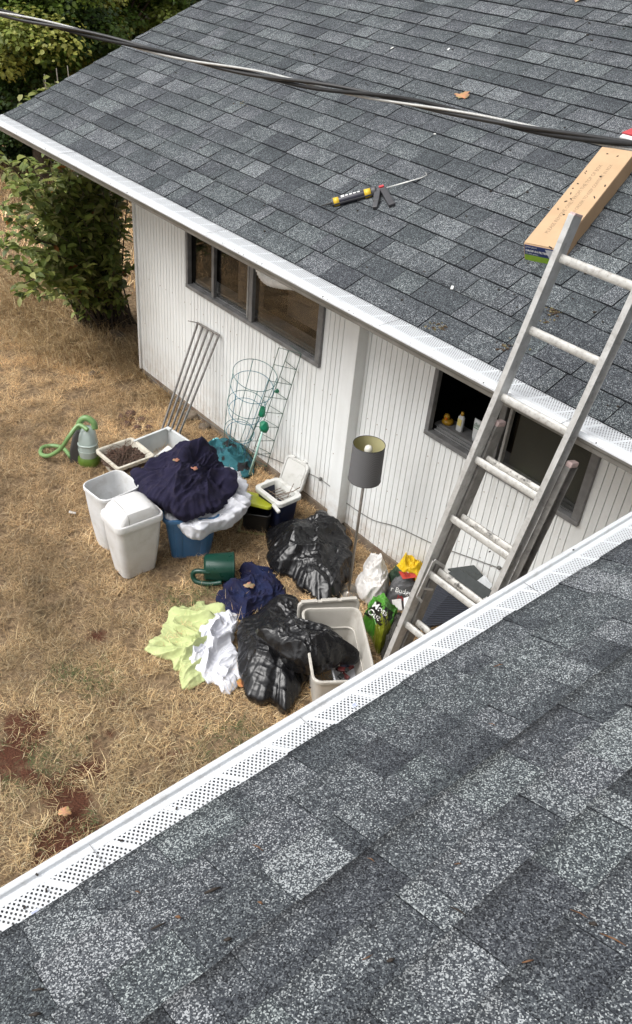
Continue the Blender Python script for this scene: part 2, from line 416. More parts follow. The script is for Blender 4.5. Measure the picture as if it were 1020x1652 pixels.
roof_f = roof_mesh('roof', Vector((0, YI-.006, ZE)), Vector((1, 0, 0)), S_far, N_far,
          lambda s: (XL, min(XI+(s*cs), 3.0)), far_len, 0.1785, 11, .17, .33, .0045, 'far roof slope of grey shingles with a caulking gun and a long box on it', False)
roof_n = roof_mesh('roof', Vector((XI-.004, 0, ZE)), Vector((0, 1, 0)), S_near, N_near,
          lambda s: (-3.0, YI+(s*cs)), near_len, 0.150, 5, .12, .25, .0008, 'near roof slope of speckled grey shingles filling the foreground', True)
# decks, gable, back slopes
dk = MB()
def slab(mb, pts, n, t, col=None):
    pts = [Vector(p) for p in pts]; q = [p-Vector(n)*t for p in pts]; m = len(pts)
    mb.add(pts+q, [tuple(range(m)), tuple(range(m, 2*m))[::-1]]+[(i, m+i, m+(i+1) % m, (i+1) % m) for i in range(m)], col)
ztop = ZE+SL*(YR-YI)
slab(dk, [(XL, YI, ZE-.002), (XI, YI, ZE-.002), (XI+YR-YI, YR, ztop-.002), (XL, YR, ztop-.002)], N_far, .03)
slab(dk, [(XL, YR, ztop), (3.78, YR, ztop), (3.78, YR+5.1, ztop-SL*5.1), (XL, YR+5.1, ztop-SL*5.1)], (0, sn, cs), .03)
dk.build('roof_deck', M['felt'], house)
dk = MB()
ztn = ZE+SL*(XR-XI)
slab(dk, [(XI, -3, ZE-.002), (XR, -3, ztn-.002), (XR, YI+XR-XI, ztn-.002), (XI, YI, ZE-.002)], N_near, .03)
slab(dk, [(XR, -3, ztn), (XR+4.2, -3, ztn-SL*4.2), (XR+4.2, YR, ztn-SL*4.2), (XR, YR, ztn)], (sn, 0, cs), .03)
dk.build('roof_deck', M['felt'], house)
# rake board
rb = MB(); rb.bar(Vector((XL+.03, YI-.02, ZE-.095)), Vector((XL+.03, YR, ztop-.095)), .03, .13)
rb.build('rake_board', M['trim'], house, bevel=.003)

# --- siding
def siding(mb, x0, x1, z0, z1, sp, phase=0.0):
    prof = [(x0, YW+.012)]; xs = math.ceil((x0-phase)/sp)*sp+phase
    prof.append((x0, YW))
    x = xs
    while x < x1-.004:
        if x > x0+.005: prof += [(x-.0030, YW), (x-.0022, YW+.010), (x+.0022, YW+.010), (x+.0030, YW)]
        x += sp
    prof += [(x1, YW), (x1, YW+.012)]
    n = len(prof); vs = [(a, b, z0) for a, b in prof]+[(a, b, z1) for a, b in prof]
    mb.add(vs, [(i, i+1, n+i+1, n+i) for i in range(n-1)]+[(n-1, 0, n, 2*n-1)])
XC = -7.08; ZS = 0.075; ZT = 2.145
w1 = (HX(303, 440, 1, YW).x, HX(523, 582, 1, YW).x, HX(303, 447, 1, YW).z)
w2 = (HX(689, 682, 1, YW).x, HX(945, 832, 1, YW).x, HX(689, 682, 1, YW).z)
XP = HX(555, 780, 1, YW).x     # pilaster
W1 = (-6.19, -4.32, 1.285, 2.03); W2 = (-3.185, -1.895, 1.285, 2.03)
sw = MB()
siding(sw, XC, W1[0], ZS, ZT, .052); siding(sw, W1[0], W1[1], ZS, W1[2], .052); siding(sw, W1[0], W1[1], W1[3], ZT, .052); siding(sw, W1[1], -3.97, ZS, ZT, .052)
siding(sw, -3.85, W2[0], ZS, ZT, .052, .03); siding(sw, W2[0], W2[1], ZS, W2[2], .052, .03); siding(sw, W2[0], W2[1], W2[3], ZT, .052, .03); siding(sw, W2[1], -.45, ZS, ZT, .052, .03)
sw.build('siding_wall', M['siding'], house)
pl = MB(); pl.box((-3.91, YW-.045, (ZS+ZT)/2), (.12, .11, ZT-ZS)); pl.build('corner_post', M['siding'], house, bevel=.004)
pl = MB(); pl.box((XC-.012, YW-.002, (ZS+ZT)/2), (.03, .035, ZT-ZS)); pl.build('corner_trim', M['siding'], house, bevel=.003)
# gable wall, near wing wall
gw = MB()
gw.extr([(XC, YW+.05, .075), (XC, 12.8, .075), (XC, 12.8, 2.1), (XC, YR, ztop-.06), (XC, YW+.05, 2.1)], (0, 0, 0), (.04, 0, 0)); gw.build('side_wall', M['siding'], house); gw = MB()
gw.box((-.42, .45, 1.1), (.04, 7.0, 2.0)); gw.build('side_wall', M['siding'], house)
fd = MB(); fd.box(((XC-.45)/2, YW+.06, -.02), (-.45-XC-.0, .13, .18)); fd.build('foundation', M['concrete'], house, bevel=.008)
# --- soffits and fascias
sf = MB(); sf.box(((XL+XI)/2, (YI+YW)/2+.01, 2.146), (XI-XL-.05, YW-YI+.05, .012)); sf.box(((XI-.42)/2, .2, 2.138), (-.42-XI, 6.5, .012)); sf.build('soffit', M['trim'], house)
for a, b, ax in (((XL, YI+.022, 0), (XI+.02, YI+.022, 0), 0),):
    fm = MB(); fm.box(((XL+XI)/2, YI+.012, 2.195), (XI-XL, .022, .12)); fm.build('fascia', M['gutter_face'], house, bevel=.003)
fm = MB(); fm.box((XI+.012, (YI-3)/2, 2.195), (.022, YI+3, .12)); fm.build('fascia', M['gutter_face'], house, bevel=.003)
# --- gutters: profile in (d outward from shingle edge, z above ZE)
D = YI-YO
def gutter(axis, a0, a1, edge, gm, label):
    def pt(a, d, z): return (a, edge-d, ZE+z) if axis == 0 else (edge-d, a, ZE+z)
    Dn = .19 if axis == 0 else XI-XO
    gw_ = .072*Dn/.115 if axis == 0 else .072
    # guard (perforated) mesh : carries distance across in col.r
    g = MB(); prof = [(-.03, .014), (0.0, .004), (gw_, -.001)]; cols = [0, 0, .072]
    n = 30; L = a1-a0
    vs = []; cc = []; fs = []
    for i in range(n+1):
        for (d, z), q in zip(prof, cols): vs.append(pt(a0+L*i/n, d, z+.0015*mn.noise(Vector((i*.7, d*9, 1))))); cc.append((q*10, 0, 0))
    for i in range(n):
        for j in range(2): fs.append((i*3+j, i*3+j+1, i*3+j+4, i*3+j+3))
    root = MB()
    d0 = gw_; e = Dn
    face = [(e, -.010), (e, -.018), (e-.006, -.020), (e-.006, -.030), (e-.020, -.042), (e-.026, -.070), (e-.032, -.075), (.004, -.075), (.004, -.072), (e-.034, -.072), (e-.029, -.068), (e-.024, -.041), (e-.011, -.028), (e-.011, -.014), (e-.006, -.012), (e-.006, -.010)]
    p0 = [Vector(pt(a0, d, z)) for d, z in face]; o_ = Vector(pt(a0, 0, 0)); 
    root.extr(p0, (0, 0, 0), Vector(pt(a1, 0, 0))-o_)
    # end cap
    for a in (a0,): root.extr([Vector(pt(a, d, z)) for d, z in ((e, -.004), (e-.006, -.030), (e-.020, -.042), (e-.026, -.07), (.004, -.075), (.004, -.004))], (0, 0, 0), Vector(pt(a+.002, 0, 0))-Vector(pt(a, 0, 0)))
    gut = root.build('gutter', M['gutter_face'] if axis == 0 else M['white_alu'], house); gut['label'] = label
    g.v = vs; g.f = fs; g.c = cc; gd = g.build('gutter_guard', gm, gut)
    lip = MB(); sc_ = (e-d0)/.043; q = [(d0-.001, -.0008), (d0+.014*sc_, -.0015), (d0+.017*sc_, -.007), (d0+.021*sc_, -.007), (d0+.025*sc_, .003), (d0+.028*sc_, .0045), (d0+.032*sc_, .003), (e-.006, -.002), (e-.004, -.0035), (e+.003, -.003), (e+.004, -.012), (e+.001, -.013), (e-.001, -.009), (d0, -.010)]
    lip.extr([Vector(pt(a0, d, z)) for d, z in q], (0, 0, 0), Vector(pt(a1, 0, 0))-o_)
    lp = lip.build('gutter_lip', M['white_alu'], gut)
    # trough bottom: shade under the guard put into a dark tone, plus debris
    tb = MB(); tb.extr([Vector(pt(a0+.01, d, z)) for d, z in ((.003, -.012), (.006, -.035), (e-.016, -.035), (e-.016, -.038), (.0, -.038))], (0, 0, 0), Vector(pt(a1-.01, 0, 0))-Vector(pt(a0+.01, 0, 0)))
    tb.build('gutter_trough', M['trough'], gut)
    return gut
gf = gutter(0, XL-.03, XI+.0, YI, M['guard_x'], 'far gutter with white perforated guard above the windows')
gn = gutter(1, -3.0, YI+.0, XI, M['guard_y'], 'near gutter with white perforated guard crossing the foreground')
dt = MB(); dt.box(((XL+XI)/2, YI-.012, 2.152), (XI-XL, .02, .022)); dt.build('drip_trim', M['trim'], house, bevel=.002)
# guard panel joints and stickers
for (px, py) in ((57, 1474), (571, 1139)):
    p = HP(px, py, (XI, 0, ZE+.003), (0, 0, 1)); st = MB(); st.box((p.x, p.y, ZE+.0065), (.013, .019, .0012)); s_ = st.build('sticker', simple('sticker_paper', (0.70, 0.74, 0.86)), gn)
    for k in range(4):
        ln = MB(); ln.box((p.x-.004+.0026*k, p.y, ZE+.0075), (.0009, .015, .0006))
        if k == 0: inkm = M.setdefault('ink', simple('ink_blue', (0.30, 0.34, 0.55)))
        ln.build('print_line', inkm, s_)
for (px, py) in ((75, 1437), (790, 891), (150, 1405), (930, 893), (340, 1278)):
    p = HP(px, py, (0, 0, ZE+.004), (0, 0, 1))
for px, py in ((487, 1160), (850, 944), (145, 1362)):
    p = HP(px, py, (0, 0, ZE), (0, 0, 1)); jm = MB(); jm.box((XI-.045, p.y, ZE+.0045), (.09, .0016, .0012), Matrix.Rotation(.04, 3, 'Z')); jm.build('guard_joint', M['trough'], gn)

for px in (90, 330, 610, 905):
    p = HP(px, 201.4+.533*px, (0, 0, ZE), (0, 0, 1)); jm = MB(); jm.box((p.x, YI-.095, ZE+.0045), (.0022, .185, .0014), Matrix.Rotation(.03, 3, 'Z')); jm.build('guard_joint', M['trough'], gf)
sn_ = MB()
rn = random.Random(4)
for k in range(60):
    x = XC+.1+.104*k
    if x > -.6: break
    for z in (.13, .62, 1.12):
        if rn.random() < .75: sn_.box((x+rn.uniform(-.006, .006), YW-.0008, z+rn.uniform(-.012, .012)), (.007, .0022, .007))
tag(sn_.build('nail_heads', simple('nail_rust', (0.40, 0.36, 0.30), (0.28, 0.2, 0.14), 40), house), kind='stuff')
# --- windows
def window(X0, X1, Z0, Z1, label, bars):
    w = MB(); fw = .036; y = YW-.012; dpt = .05
    w.box(((X0+X1)/2, y+.01, Z0+fw/2), (X1-X0, dpt, fw)); w.box(((X0+X1)/2, y+.01, Z1-fw/2), (X1-X0, dpt, fw))
    w.box((X0+fw/2, y+.01, (Z0+Z1)/2), (fw, dpt-.004, Z1-Z0-2*fw)); w.box((X1-fw/2-.01, y+.01, (Z0+Z1)/2), (fw+.02, dpt-.004, Z1-Z0-2*fw))
    f = w.build('window', M['win_frame'], house, bevel=.004); f['label'] = label
    for (bx, bw, by, mt) in bars:
        b = MB(); b.box((bx, by, (Z0+Z1)/2), (bw, .035, Z1-Z0-2*fw-.002)); b.build('mullion', M[mt], f, bevel=.003)
    t = MB()
    for k in range(3): t.box(((X0+X1)/2, YW+.028+.022*k, Z0+fw+.006+.006*k), (X1-X0-2*fw-.03, .010, .012+.012*k))
    t.build('sill_track', M['win_frame'], f)
    return f
f1 = window(*W1, 'wide grey window with a white duct hose at the top of its right pane', [(HX(408, 470, 1, YW).x, .05, YW-.005, 'win_frame'), (HX(344, 430, 1, YW).x, .035, YW+.012, 'win_frame'), (HX(403, 460, 1, YW).x-.03, .02, YW+.02, 'win_light')])
f2 = window(*W2, 'grey window with a yellow duck and bottles on its sill behind the ladder', [(HX(800, 720, 1, YW).x, .045, YW+.005, 'win_frame'), (HX(812, 730, 1, YW).x, .02, YW-.008, 'win_light')])
def rect(name, x0, x1, z0, z1, y, mat, par, th=.004):
    b = MB(); b.box(((x0+x1)/2, y, (z0+z1)/2), (x1-x0, th, z1-z0)); return b.build(name, mat, par)
xm1 = HX(408, 470, 1, YW).x; xm2 = HX(806, 725, 1, YW).x
rect('pane', W1[0]+.045, HX(344, 430, 1, YW).x-.02, W1[2]+.05, W1[3]-.05, YW+.020, M['glass'], f1)
rect('pane', xm1+.028, W1[1]-.07, W1[2]+.05, W1[3]-.05, YW+.012, M['glass'], f1)
rect('pane', xm2+.03, W2[1]-.07, W2[2]+.05, W2[3]-.05, YW+.012, M['glass'], f2)
rect('blind', xm1+.028, W1[1]-.06, W1[2]+.03, W1[3], YW+.36, M['brown_blind'], f1)
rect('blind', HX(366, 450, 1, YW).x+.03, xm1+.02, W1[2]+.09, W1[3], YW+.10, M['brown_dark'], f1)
rect('pane', HX(346, 430, 1, YW).x+.02, xm1-.03, W1[2]+.05, W1[3]-.05, YW+.032, M['glass'], f1)
rect('blind', xm2+.03, W2[1]-.05, W2[2]+.03, W2[3], YW+.10, M['green_blind'], f2)
# rooms behind the windows
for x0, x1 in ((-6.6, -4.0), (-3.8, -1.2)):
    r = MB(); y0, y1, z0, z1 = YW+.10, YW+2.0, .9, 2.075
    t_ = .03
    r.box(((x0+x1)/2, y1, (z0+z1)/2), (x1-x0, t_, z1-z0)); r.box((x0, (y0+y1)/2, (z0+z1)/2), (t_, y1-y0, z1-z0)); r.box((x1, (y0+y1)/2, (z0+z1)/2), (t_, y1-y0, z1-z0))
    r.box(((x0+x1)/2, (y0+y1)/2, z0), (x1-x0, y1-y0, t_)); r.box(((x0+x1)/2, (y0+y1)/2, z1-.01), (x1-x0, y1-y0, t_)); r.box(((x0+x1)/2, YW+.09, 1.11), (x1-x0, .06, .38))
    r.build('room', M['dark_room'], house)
# inner sills
rect('inner_sill', W1[0], W1[1], W1[2]+.035, W1[2]+.055, YW+.15, M['win_frame'], f1, .14)
rect('inner_sill', W2[0], W2[1], W2[2]+.035, W2[2]+.055, YW+.15, M['win_frame'], f2, .14)
# duct
zt = 1.95; dx = HX(420, 450, 1, YW+.14)
pts = []; ctrl = [HX(*p, 1, YW-.085) for p in ((415, 385), (420, 415), (424, 436), (434, 449), (450, 454), (468, 456), (490, 459), (530, 468))]
def crom(P, n, closed=False):
    out = []; m = len(P)
    for i in range(m if closed else m-1):
        a, b, c, d = (P[(i-1) % m], P[i], P[(i+1) % m], P[(i+2) % m]) if closed else (P[max(i-1, 0)], P[i], P[i+1], P[min(i+2, m-1)])
        for k in range(n):
            t = k/n; out.append(.5*((2*b)+(c-a)*t+(2*a-5*b+4*c-d)*t*t+(3*b-a-3*c+d)*t**3))
    if not closed: out.append(P[-1].copy())
    return out
pp = crom(ctrl, 8); db = MB(); db.tube(pp, [.048+.007*(i % 2) for i in range(len(pp))], 16)
tag(db.build('duct_hose', M['duct'], None, smooth=False), 'white corrugated duct hose bent across the top of the left window', 'duct hose')
# wire stapled along the siding
wp = [(232, 600), (300, 655), (400, 722), (445, 742), (515, 772), (548, 800)]
P = [HX(x, y, 1, YW-.007) for x, y in wp]; c_ = MB(); c_.tube(crom(P, 8), .0035, 6)
wp = [(558, 811), (600, 838), (640, 850), (700, 878), (760, 900), (805, 916), (840, 925)]
P = [HX(x, y, 1, YW-.007) for x, y in wp]; c_.tube(crom(P, 8), .0035, 6)
q = HX(517, 773, 1, YW-.015); c_.box(q, (.02, .02, .03)); q = HX(805, 916, 1, YW-.015); c_.box(q, (.02, .02, .02))
c_.build('wall_cable', simple('grey_cable', (0.16, 0.16, 0.15)), house)

# ================================================================ fence, trees, shrub
fx = -18.6
fence = thing('wooden_fence', 'dark weathered board fence behind the trees at top left', 'fence', (fx, 14, 0))
bd = MB(); y = 4.0; k = 0
while y < 26:
    h = 1.95+rnd.uniform(-.05, .05); w = .135
    bd.box((fx+rnd.uniform(-.006, .006), y+w/2, h/2), (.02, w, h), None); y += w+rnd.uniform(.008, .02); k += 1
bd.build('board_panel', M['fence_wood'], fence)
rl = MB()
for z in (.35, 1.1, 1.75): rl.box((fx-.035, 15, z), (.045, 22, .085))
rl.build('rail', M['fence_wood'], fence)
for y in np.arange(4.2, 26, 2.4):
    p_ = MB(); p_.box((fx-.09, y, 1.05), (.09, .09, 2.1)); p_.build('post', M['fence_wood'], fence)

def leaf_cloud(rg, pts, nrm, size, cols, shape=(1.0, .5), fold=.15):
    """pts (n,3) positions, nrm (n,3) leaf facing, size (n,), cols (n,3) -> verts, faces, cols"""
    n = len(pts); t = rg.normal(size=(n, 3)); nrm = nrm/np.linalg.norm(nrm, axis=1, keepdims=True)
    t -= nrm*np.sum(t*nrm, 1, keepdims=True); t /= np.linalg.norm(t, axis=1, keepdims=True); b = np.cross(nrm, t)
    L = (size*shape[0])[:, None]; Wd = (size*shape[1])[:, None]
    v = np.stack([pts, pts+t*L*.35+b*Wd*.5+nrm*L*fold, pts+t*L*.75+b*Wd*.38+nrm*L*fold*.6, pts+t*L-nrm*L*.12, pts+t*L*.75-b*Wd*.38+nrm*L*fold*.6, pts+t*L*.35-b*Wd*.5+nrm*L*fold, pts+t*L*.5], 1).reshape(-1, 3)
    i = np.arange(n)[:, None]*7
    F = np.concatenate([i+np.array([[0, 1, 2, 6]]), i+np.array([[6, 2, 3, 4]]), i+np.array([[0, 6, 4, 5]])], 0)
    return v, F, np.repeat(cols, 7, 0)
def make_tree(name, label, cat, base, top, crown_c, crown_r, seed, nclump, nleaf, lsize, palette, group=None, shape=(1.0, .8)):
    t = thing(name, label, cat, base, group=group); rg = np.random.default_rng(seed); rr = random.Random(seed)
    tm = MB(); b = Vector(base); cc = Vector(crown_c); tp = Vector((cc.x, cc.y, cc.z+crown_r[2]*.5))
    pts = crom([b, b.lerp(tp, .35)+Vector((.1, -.05, 0)), b.lerp(tp, .7), tp], 6); tm.tube(pts, [.13*(1-.8*i/len(pts))+.012 for i in range(len(pts))], 9)
    cl = []
    for k in range(nclump):
        while True:
            p = rg.uniform(-1, 1, 3)
            if .35 < np.linalg.norm(p) < 1: break
        p *= rr.uniform(.75, 1.05); q = Vector((cc.x+p[0]*crown_r[0], cc.y+p[1]*crown_r[1], cc.z+p[2]*crown_r[2]))
        if q.z < .25: q.z = .25+rr.random()*.3
        cl.append(q)
        if k % 2 == 0:
            a = pts[min(len(pts)-1, int(len(pts)*rr.uniform(.3, .95)))]; mid = a.lerp(q, .5)+Vector((0, 0, rr.uniform(-.05, .25)))
            tm.tube(crom([a, mid, q], 4), [.03, .028, .025, .022, .02, .018, .012, .009, .006][:9], 5)
    tm.build('trunk', M['bark'], t, smooth=True)
    V = []; F = []; K = []; off = 0
    for q in cl:
        n = int(nleaf*rr.uniform(.6, 1.4)); r = rr.uniform(.22, .42)*min(crown_r)*.9
        d = rg.normal(size=(n, 3)); d /= np.linalg.norm(d, axis=1, keepdims=True); rad = r*rg.uniform(.45, 1.08, (n, 1))
        p = np.array(q)+d*rad*np.array([1.15, 1.15, .62])
        nr = d*.6+np.array([0, 0, .9])+rg.normal(size=(n, 3))*.35
        c0 = np.array(rr.choice(palette)); col = c0*rg.uniform(.65, 1.35, (n, 1))
        v, f, c = leaf_cloud(rg, p, nr, rg.uniform(.6, 1.2, n)*lsize, col, shape); V.append(v); F.append(f+off); K.append(c); off += len(v)
    npmesh('crown', np.concatenate(V), np.concatenate(F), M['leaf'], t, np.concatenate(K))
    return t
def onray(px, py, dist): return Vector(EYE)+Vector(ray(px, py))*dist
gl = [(.13, .19, .03), (.19, .235, .045), (.27, .28, .06), (.08, .135, .022)]
dk_ = [(.030, .060, .013), (.045, .085, .018), (.020, .042, .010)]
c1 = onray(52, 45, 15.0); make_tree('maple_tree', 'yellow green maple tree at the upper left corner beside the fence', 'tree', (c1.x-.2, c1.y, 0), None, c1, (1.7, 1.5, 1.35), 3, 95, 380, .075, gl+dk_[:2])
c2 = onray(178, -12, 16.5); make_tree('maple_tree', 'mid green maple tree whose branches droop over the fence beyond the rake', 'tree', (c2.x-.3, c2.y, 0), None, c2, (1.35, 1.6, .80), 4, 75, 360, .075, gl[:2]+gl[3:]+dk_[:2])
c3 = onray(20, 150, 16.2); make_tree('dark_shrub', 'dark evergreen shrub below the maple tree at the left edge', 'shrub', (c3.x, c3.y, 0), None, Vector((c3.x, c3.y, .8)), (1.3, 1.3, .75), 6, 60, 420, .06, dk_)
c4 = onray(62, 118, 17.0); make_tree('dark_shrub', 'dark evergreen shrub against the fence left of the three thin stakes', 'shrub', (c4.x, c4.y, 0), None, Vector((c4.x, c4.y, 1.0)), (.9, .8, .8), 8, 50, 380, .065, dk_)
# woods beyond fence : dark trees
for i, (y, h) in enumerate(((7, 4.5), (11, 5.2), (15.5, 4.8), (20.5, 5.5), (26, 5))):
    make_tree('dark_tree', ['dark tree beyond the left end of the fence', 'dark tree beyond the fence behind the yellow green maple', 'dark tree beyond the fence behind the mid green maple', 'dark tree beyond the fence just above the roof rake', 'farthest dark tree beyond the right end of the fence'][i], 'tree', (fx-3.2-(i % 2), y, 0), None, Vector((fx-3.2-(i % 2), y, h*.55)), (2.4, 2.7, h*.45), 30+i, 60, 220, .14, dk_, group='dark trees beyond the fence')
for i, (a, b) in enumerate((((72, 120), (76, 150)), ((91, 110), (94, 140)), ((109, 106), (111, 132)))):
    X = -11.2-.2*i; p0 = HX(a[0], a[1], 0, X); s_ = MB(); s_.tube([Vector((X+.03, p0.y, 0)), Vector((X+.01, p0.y+.02, p0.z*.6)), p0], [.012, .010, .007], 6)
    tag(s_.build('wooden_stake', simple('pale_stake', (0.34, 0.32, 0.28))), ['leftmost thin pale stake showing above the roof rake', 'middle thin pale stake showing above the roof rake', 'rightmost and tallest thin pale stake above the roof rake'][i], 'stake', 'thin stakes beyond the roof rake')

def arc_stem(a, tip, sag, n=9):
    m = a.lerp(tip, .5)+Vector((0, 0, sag)); return crom([a, m, tip], n)
def bush():
    rg = np.random.default_rng(12); rr = random.Random(12)
    b = G(160, 520); t = thing('leafy_shrub', 'large broadleaf shrub with long arching shoots beside the house corner', 'shrub', (b.x, b.y, 0))
    st = MB(); P = []; Nn = []
    tips = []
    for k in range(125):
        px = rr.uniform(15, 222); py = rr.uniform(225, 500)
        if px < 85 and rr.random() < .75: px += 80
        if py > 380 and px < 85: px += 60
        depth = rr.uniform(8.0, 9.4)
        q = onray(px, py, depth)
        if q.z > 2.0: q.z = 2.0-rr.random()*.2
        if q.z < .35: q.z = .35+rr.random()*.2
        if q.x > -7.35: q.x = -7.35-rr.random()*.25
        tips.append(q)
    for (px, py) in ((5, 275), (3, 330), (0, 420), (8, 375), (22, 465), (15, 300), (40, 250), (30, 400), (2, 250), (12, 350), (0, 395), (18, 435), (35, 480), (28, 330), (50, 440), (45, 300)):
        tips.append(onray(px, py, 8.0))
    # tall shoots behind the rake
    for (px, py) in ((70, 128), (88, 130), (58, 143), (30, 163), (50, 160)): tips.append(HX(px, py, 0, -9.35))
    for i, q in enumerate(tips):
        a = Vector((b.x+rr.uniform(-.32, .28), b.y+rr.uniform(-.25, .35), 0)); dist = (q-a).length
        pts = arc_stem(a, q, .10*dist); st.tube(pts, [.011*(1-.75*j/len(pts)) for j in range(len(pts))], 5)
        L = sum((pts[j+1]-pts[j]).length for j in range(len(pts)-1)); n = int(L*18)
        for j in range(n):
            u = .22+.78*(j+rr.random())/n; f = u*(len(pts)-1); jj = min(int(f), len(pts)-2); p = pts[jj].lerp(pts[jj+1], f-jj)
            P.append(p); d = (pts[jj+1]-pts[jj]).normalized(); s = Vector((rr.gauss(0, 1), rr.gauss(0, 1), rr.gauss(0, .3))).normalized()
            Nn.append((s*.35+Vector((0, 0, .9))+Vector((.1, -.2, 0))))
            if j % 3 == 0: P.append(p+s*.05*rr.random()); Nn.append(Vector((rr.gauss(0, .5), rr.gauss(0, .5), .8)))
    st.build('stems', M['bark'], t)
    P = np.array(P); Nn = np.array(Nn); n = len(P); pal = np.array([(.14, .185, .04), (.19, .235, .055), (.25, .28, .075), (.10, .14, .034), (.30, .31, .12)])
    col = pal[rg.integers(0, 5, n)]*rg.uniform(.7, 1.3, (n, 1))
    m = rg.random(n) < .006; col[m] = (.30, .12, .035)
    v, f, c = leaf_cloud(rg, P, Nn, rg.uniform(.07, .13, n), col, (1.0, .46), .10)
    npmesh('foliage', v, f, M['leaf'], t, c)
bush()

# ---------------------------------------------------------------- rocks, clods
def rock(name, p, r, seed, mat, label, cat, group, sq=(1, 1, .6)):
    bm = bmesh.new(); bmesh.ops.create_icosphere(bm, subdivisions=3, radius=1)
    for v in bm.verts:
        n = 1+.35*mn.noise(v.co*1.3+Vector((seed, 0, 0)))+.12*mn.noise(v.co*4+Vector((seed, 0, 0)))
        c = v.co*n*r; v.co = Vector((c.x*sq[0], c.y*sq[1], c.z*sq[2]))
    me = bpy.data.meshes.new(name); bm.to_mesh(me); bm.free(); me.materials.append(mat)
    me.polygons.foreach_set('use_smooth', [True]*len(me.polygons))
    o = bpy.data.objects.new(name, me); COL.objects.link(o); o.location = (p.x, p.y, gh(p.x, p.y)+r*.2); o.rotation_euler = (0, 0, seed)
    return tag(o, label, cat, group)
rk = [(150, 603, .05, 'small pale rock alone on the grass below the shrub'), (140, 525, .15, 'big rounded rock under the middle of the shrub'), (100, 525, .10, 'flat rock at the left foot of the shrub'), (185, 545, .12, 'rock under the shrub nearest the house corner'), (163, 565, .07, 'small rock in front of the big rock under the shrub'), (308, 672, .085, 'brown rock at the foundation behind the leaning metal rack'), (330, 690, .06, 'smaller rock at the foundation right of the leaning rack')]
for i, (px, py, r, l) in enumerate(rk): rock('rock', G(px, py), r, i*1.7+1, M['rock'], l, 'rock', 'rocks along the house and shrub')
for i, (px, py, r) in enumerate([(212, 668, .06), (228, 678, .05), (205, 685, .045), (222, 692, .05), (240, 690, .04), (196, 672, .04), (235, 665, .045), (246, 680, .035)]):
    rock('dirt_clod', G(px, py), r, i*2.3+.4, M['dirt'], 'red brown clod in the small dirt mound between shrub and planter', 'clod', 'clods of the red dirt mound', (1, 1, .8))

# ================================================================ dry grass
def vnoise(x, y, seed):
    T = np.random.default_rng(int(seed)).uniform(-1, 1, (64, 64)); xi = np.floor(x).astype(int); yi = np.floor(y).astype(int); fx_ = x-xi; fy_ = y-yi
    fx_ = fx_*fx_*(3-2*fx_); fy_ = fy_*fy_*(3-2*fy_); g = lambda a, b: T[a % 64, b % 64]
    return (g(xi, yi)*(1-fx_)+g(xi+1, yi)*fx_)*(1-fy_)+(g(xi, yi+1)*(1-fx_)+g(xi+1, yi+1)*fx_)*fy_
def soil_lookup(x, y):
    gx = np.linspace(-10, 0, 161); gy = np.linspace(-2, 5, 113); T = np.array([[soil_amount(a, b) for b in gy] for a in gx])
    i = np.clip(((x+10)/10*160), 0, 159.99); j = np.clip((y+2)/7*112, 0, 111.99); a = i.astype(int); b = j.astype(int); u = i-a; v = j-b
    return (T[a, b]*(1-u)+T[a+1, b]*u)*(1-v)+(T[a, b+1]*(1-u)+T[a+1, b+1]*u)*v
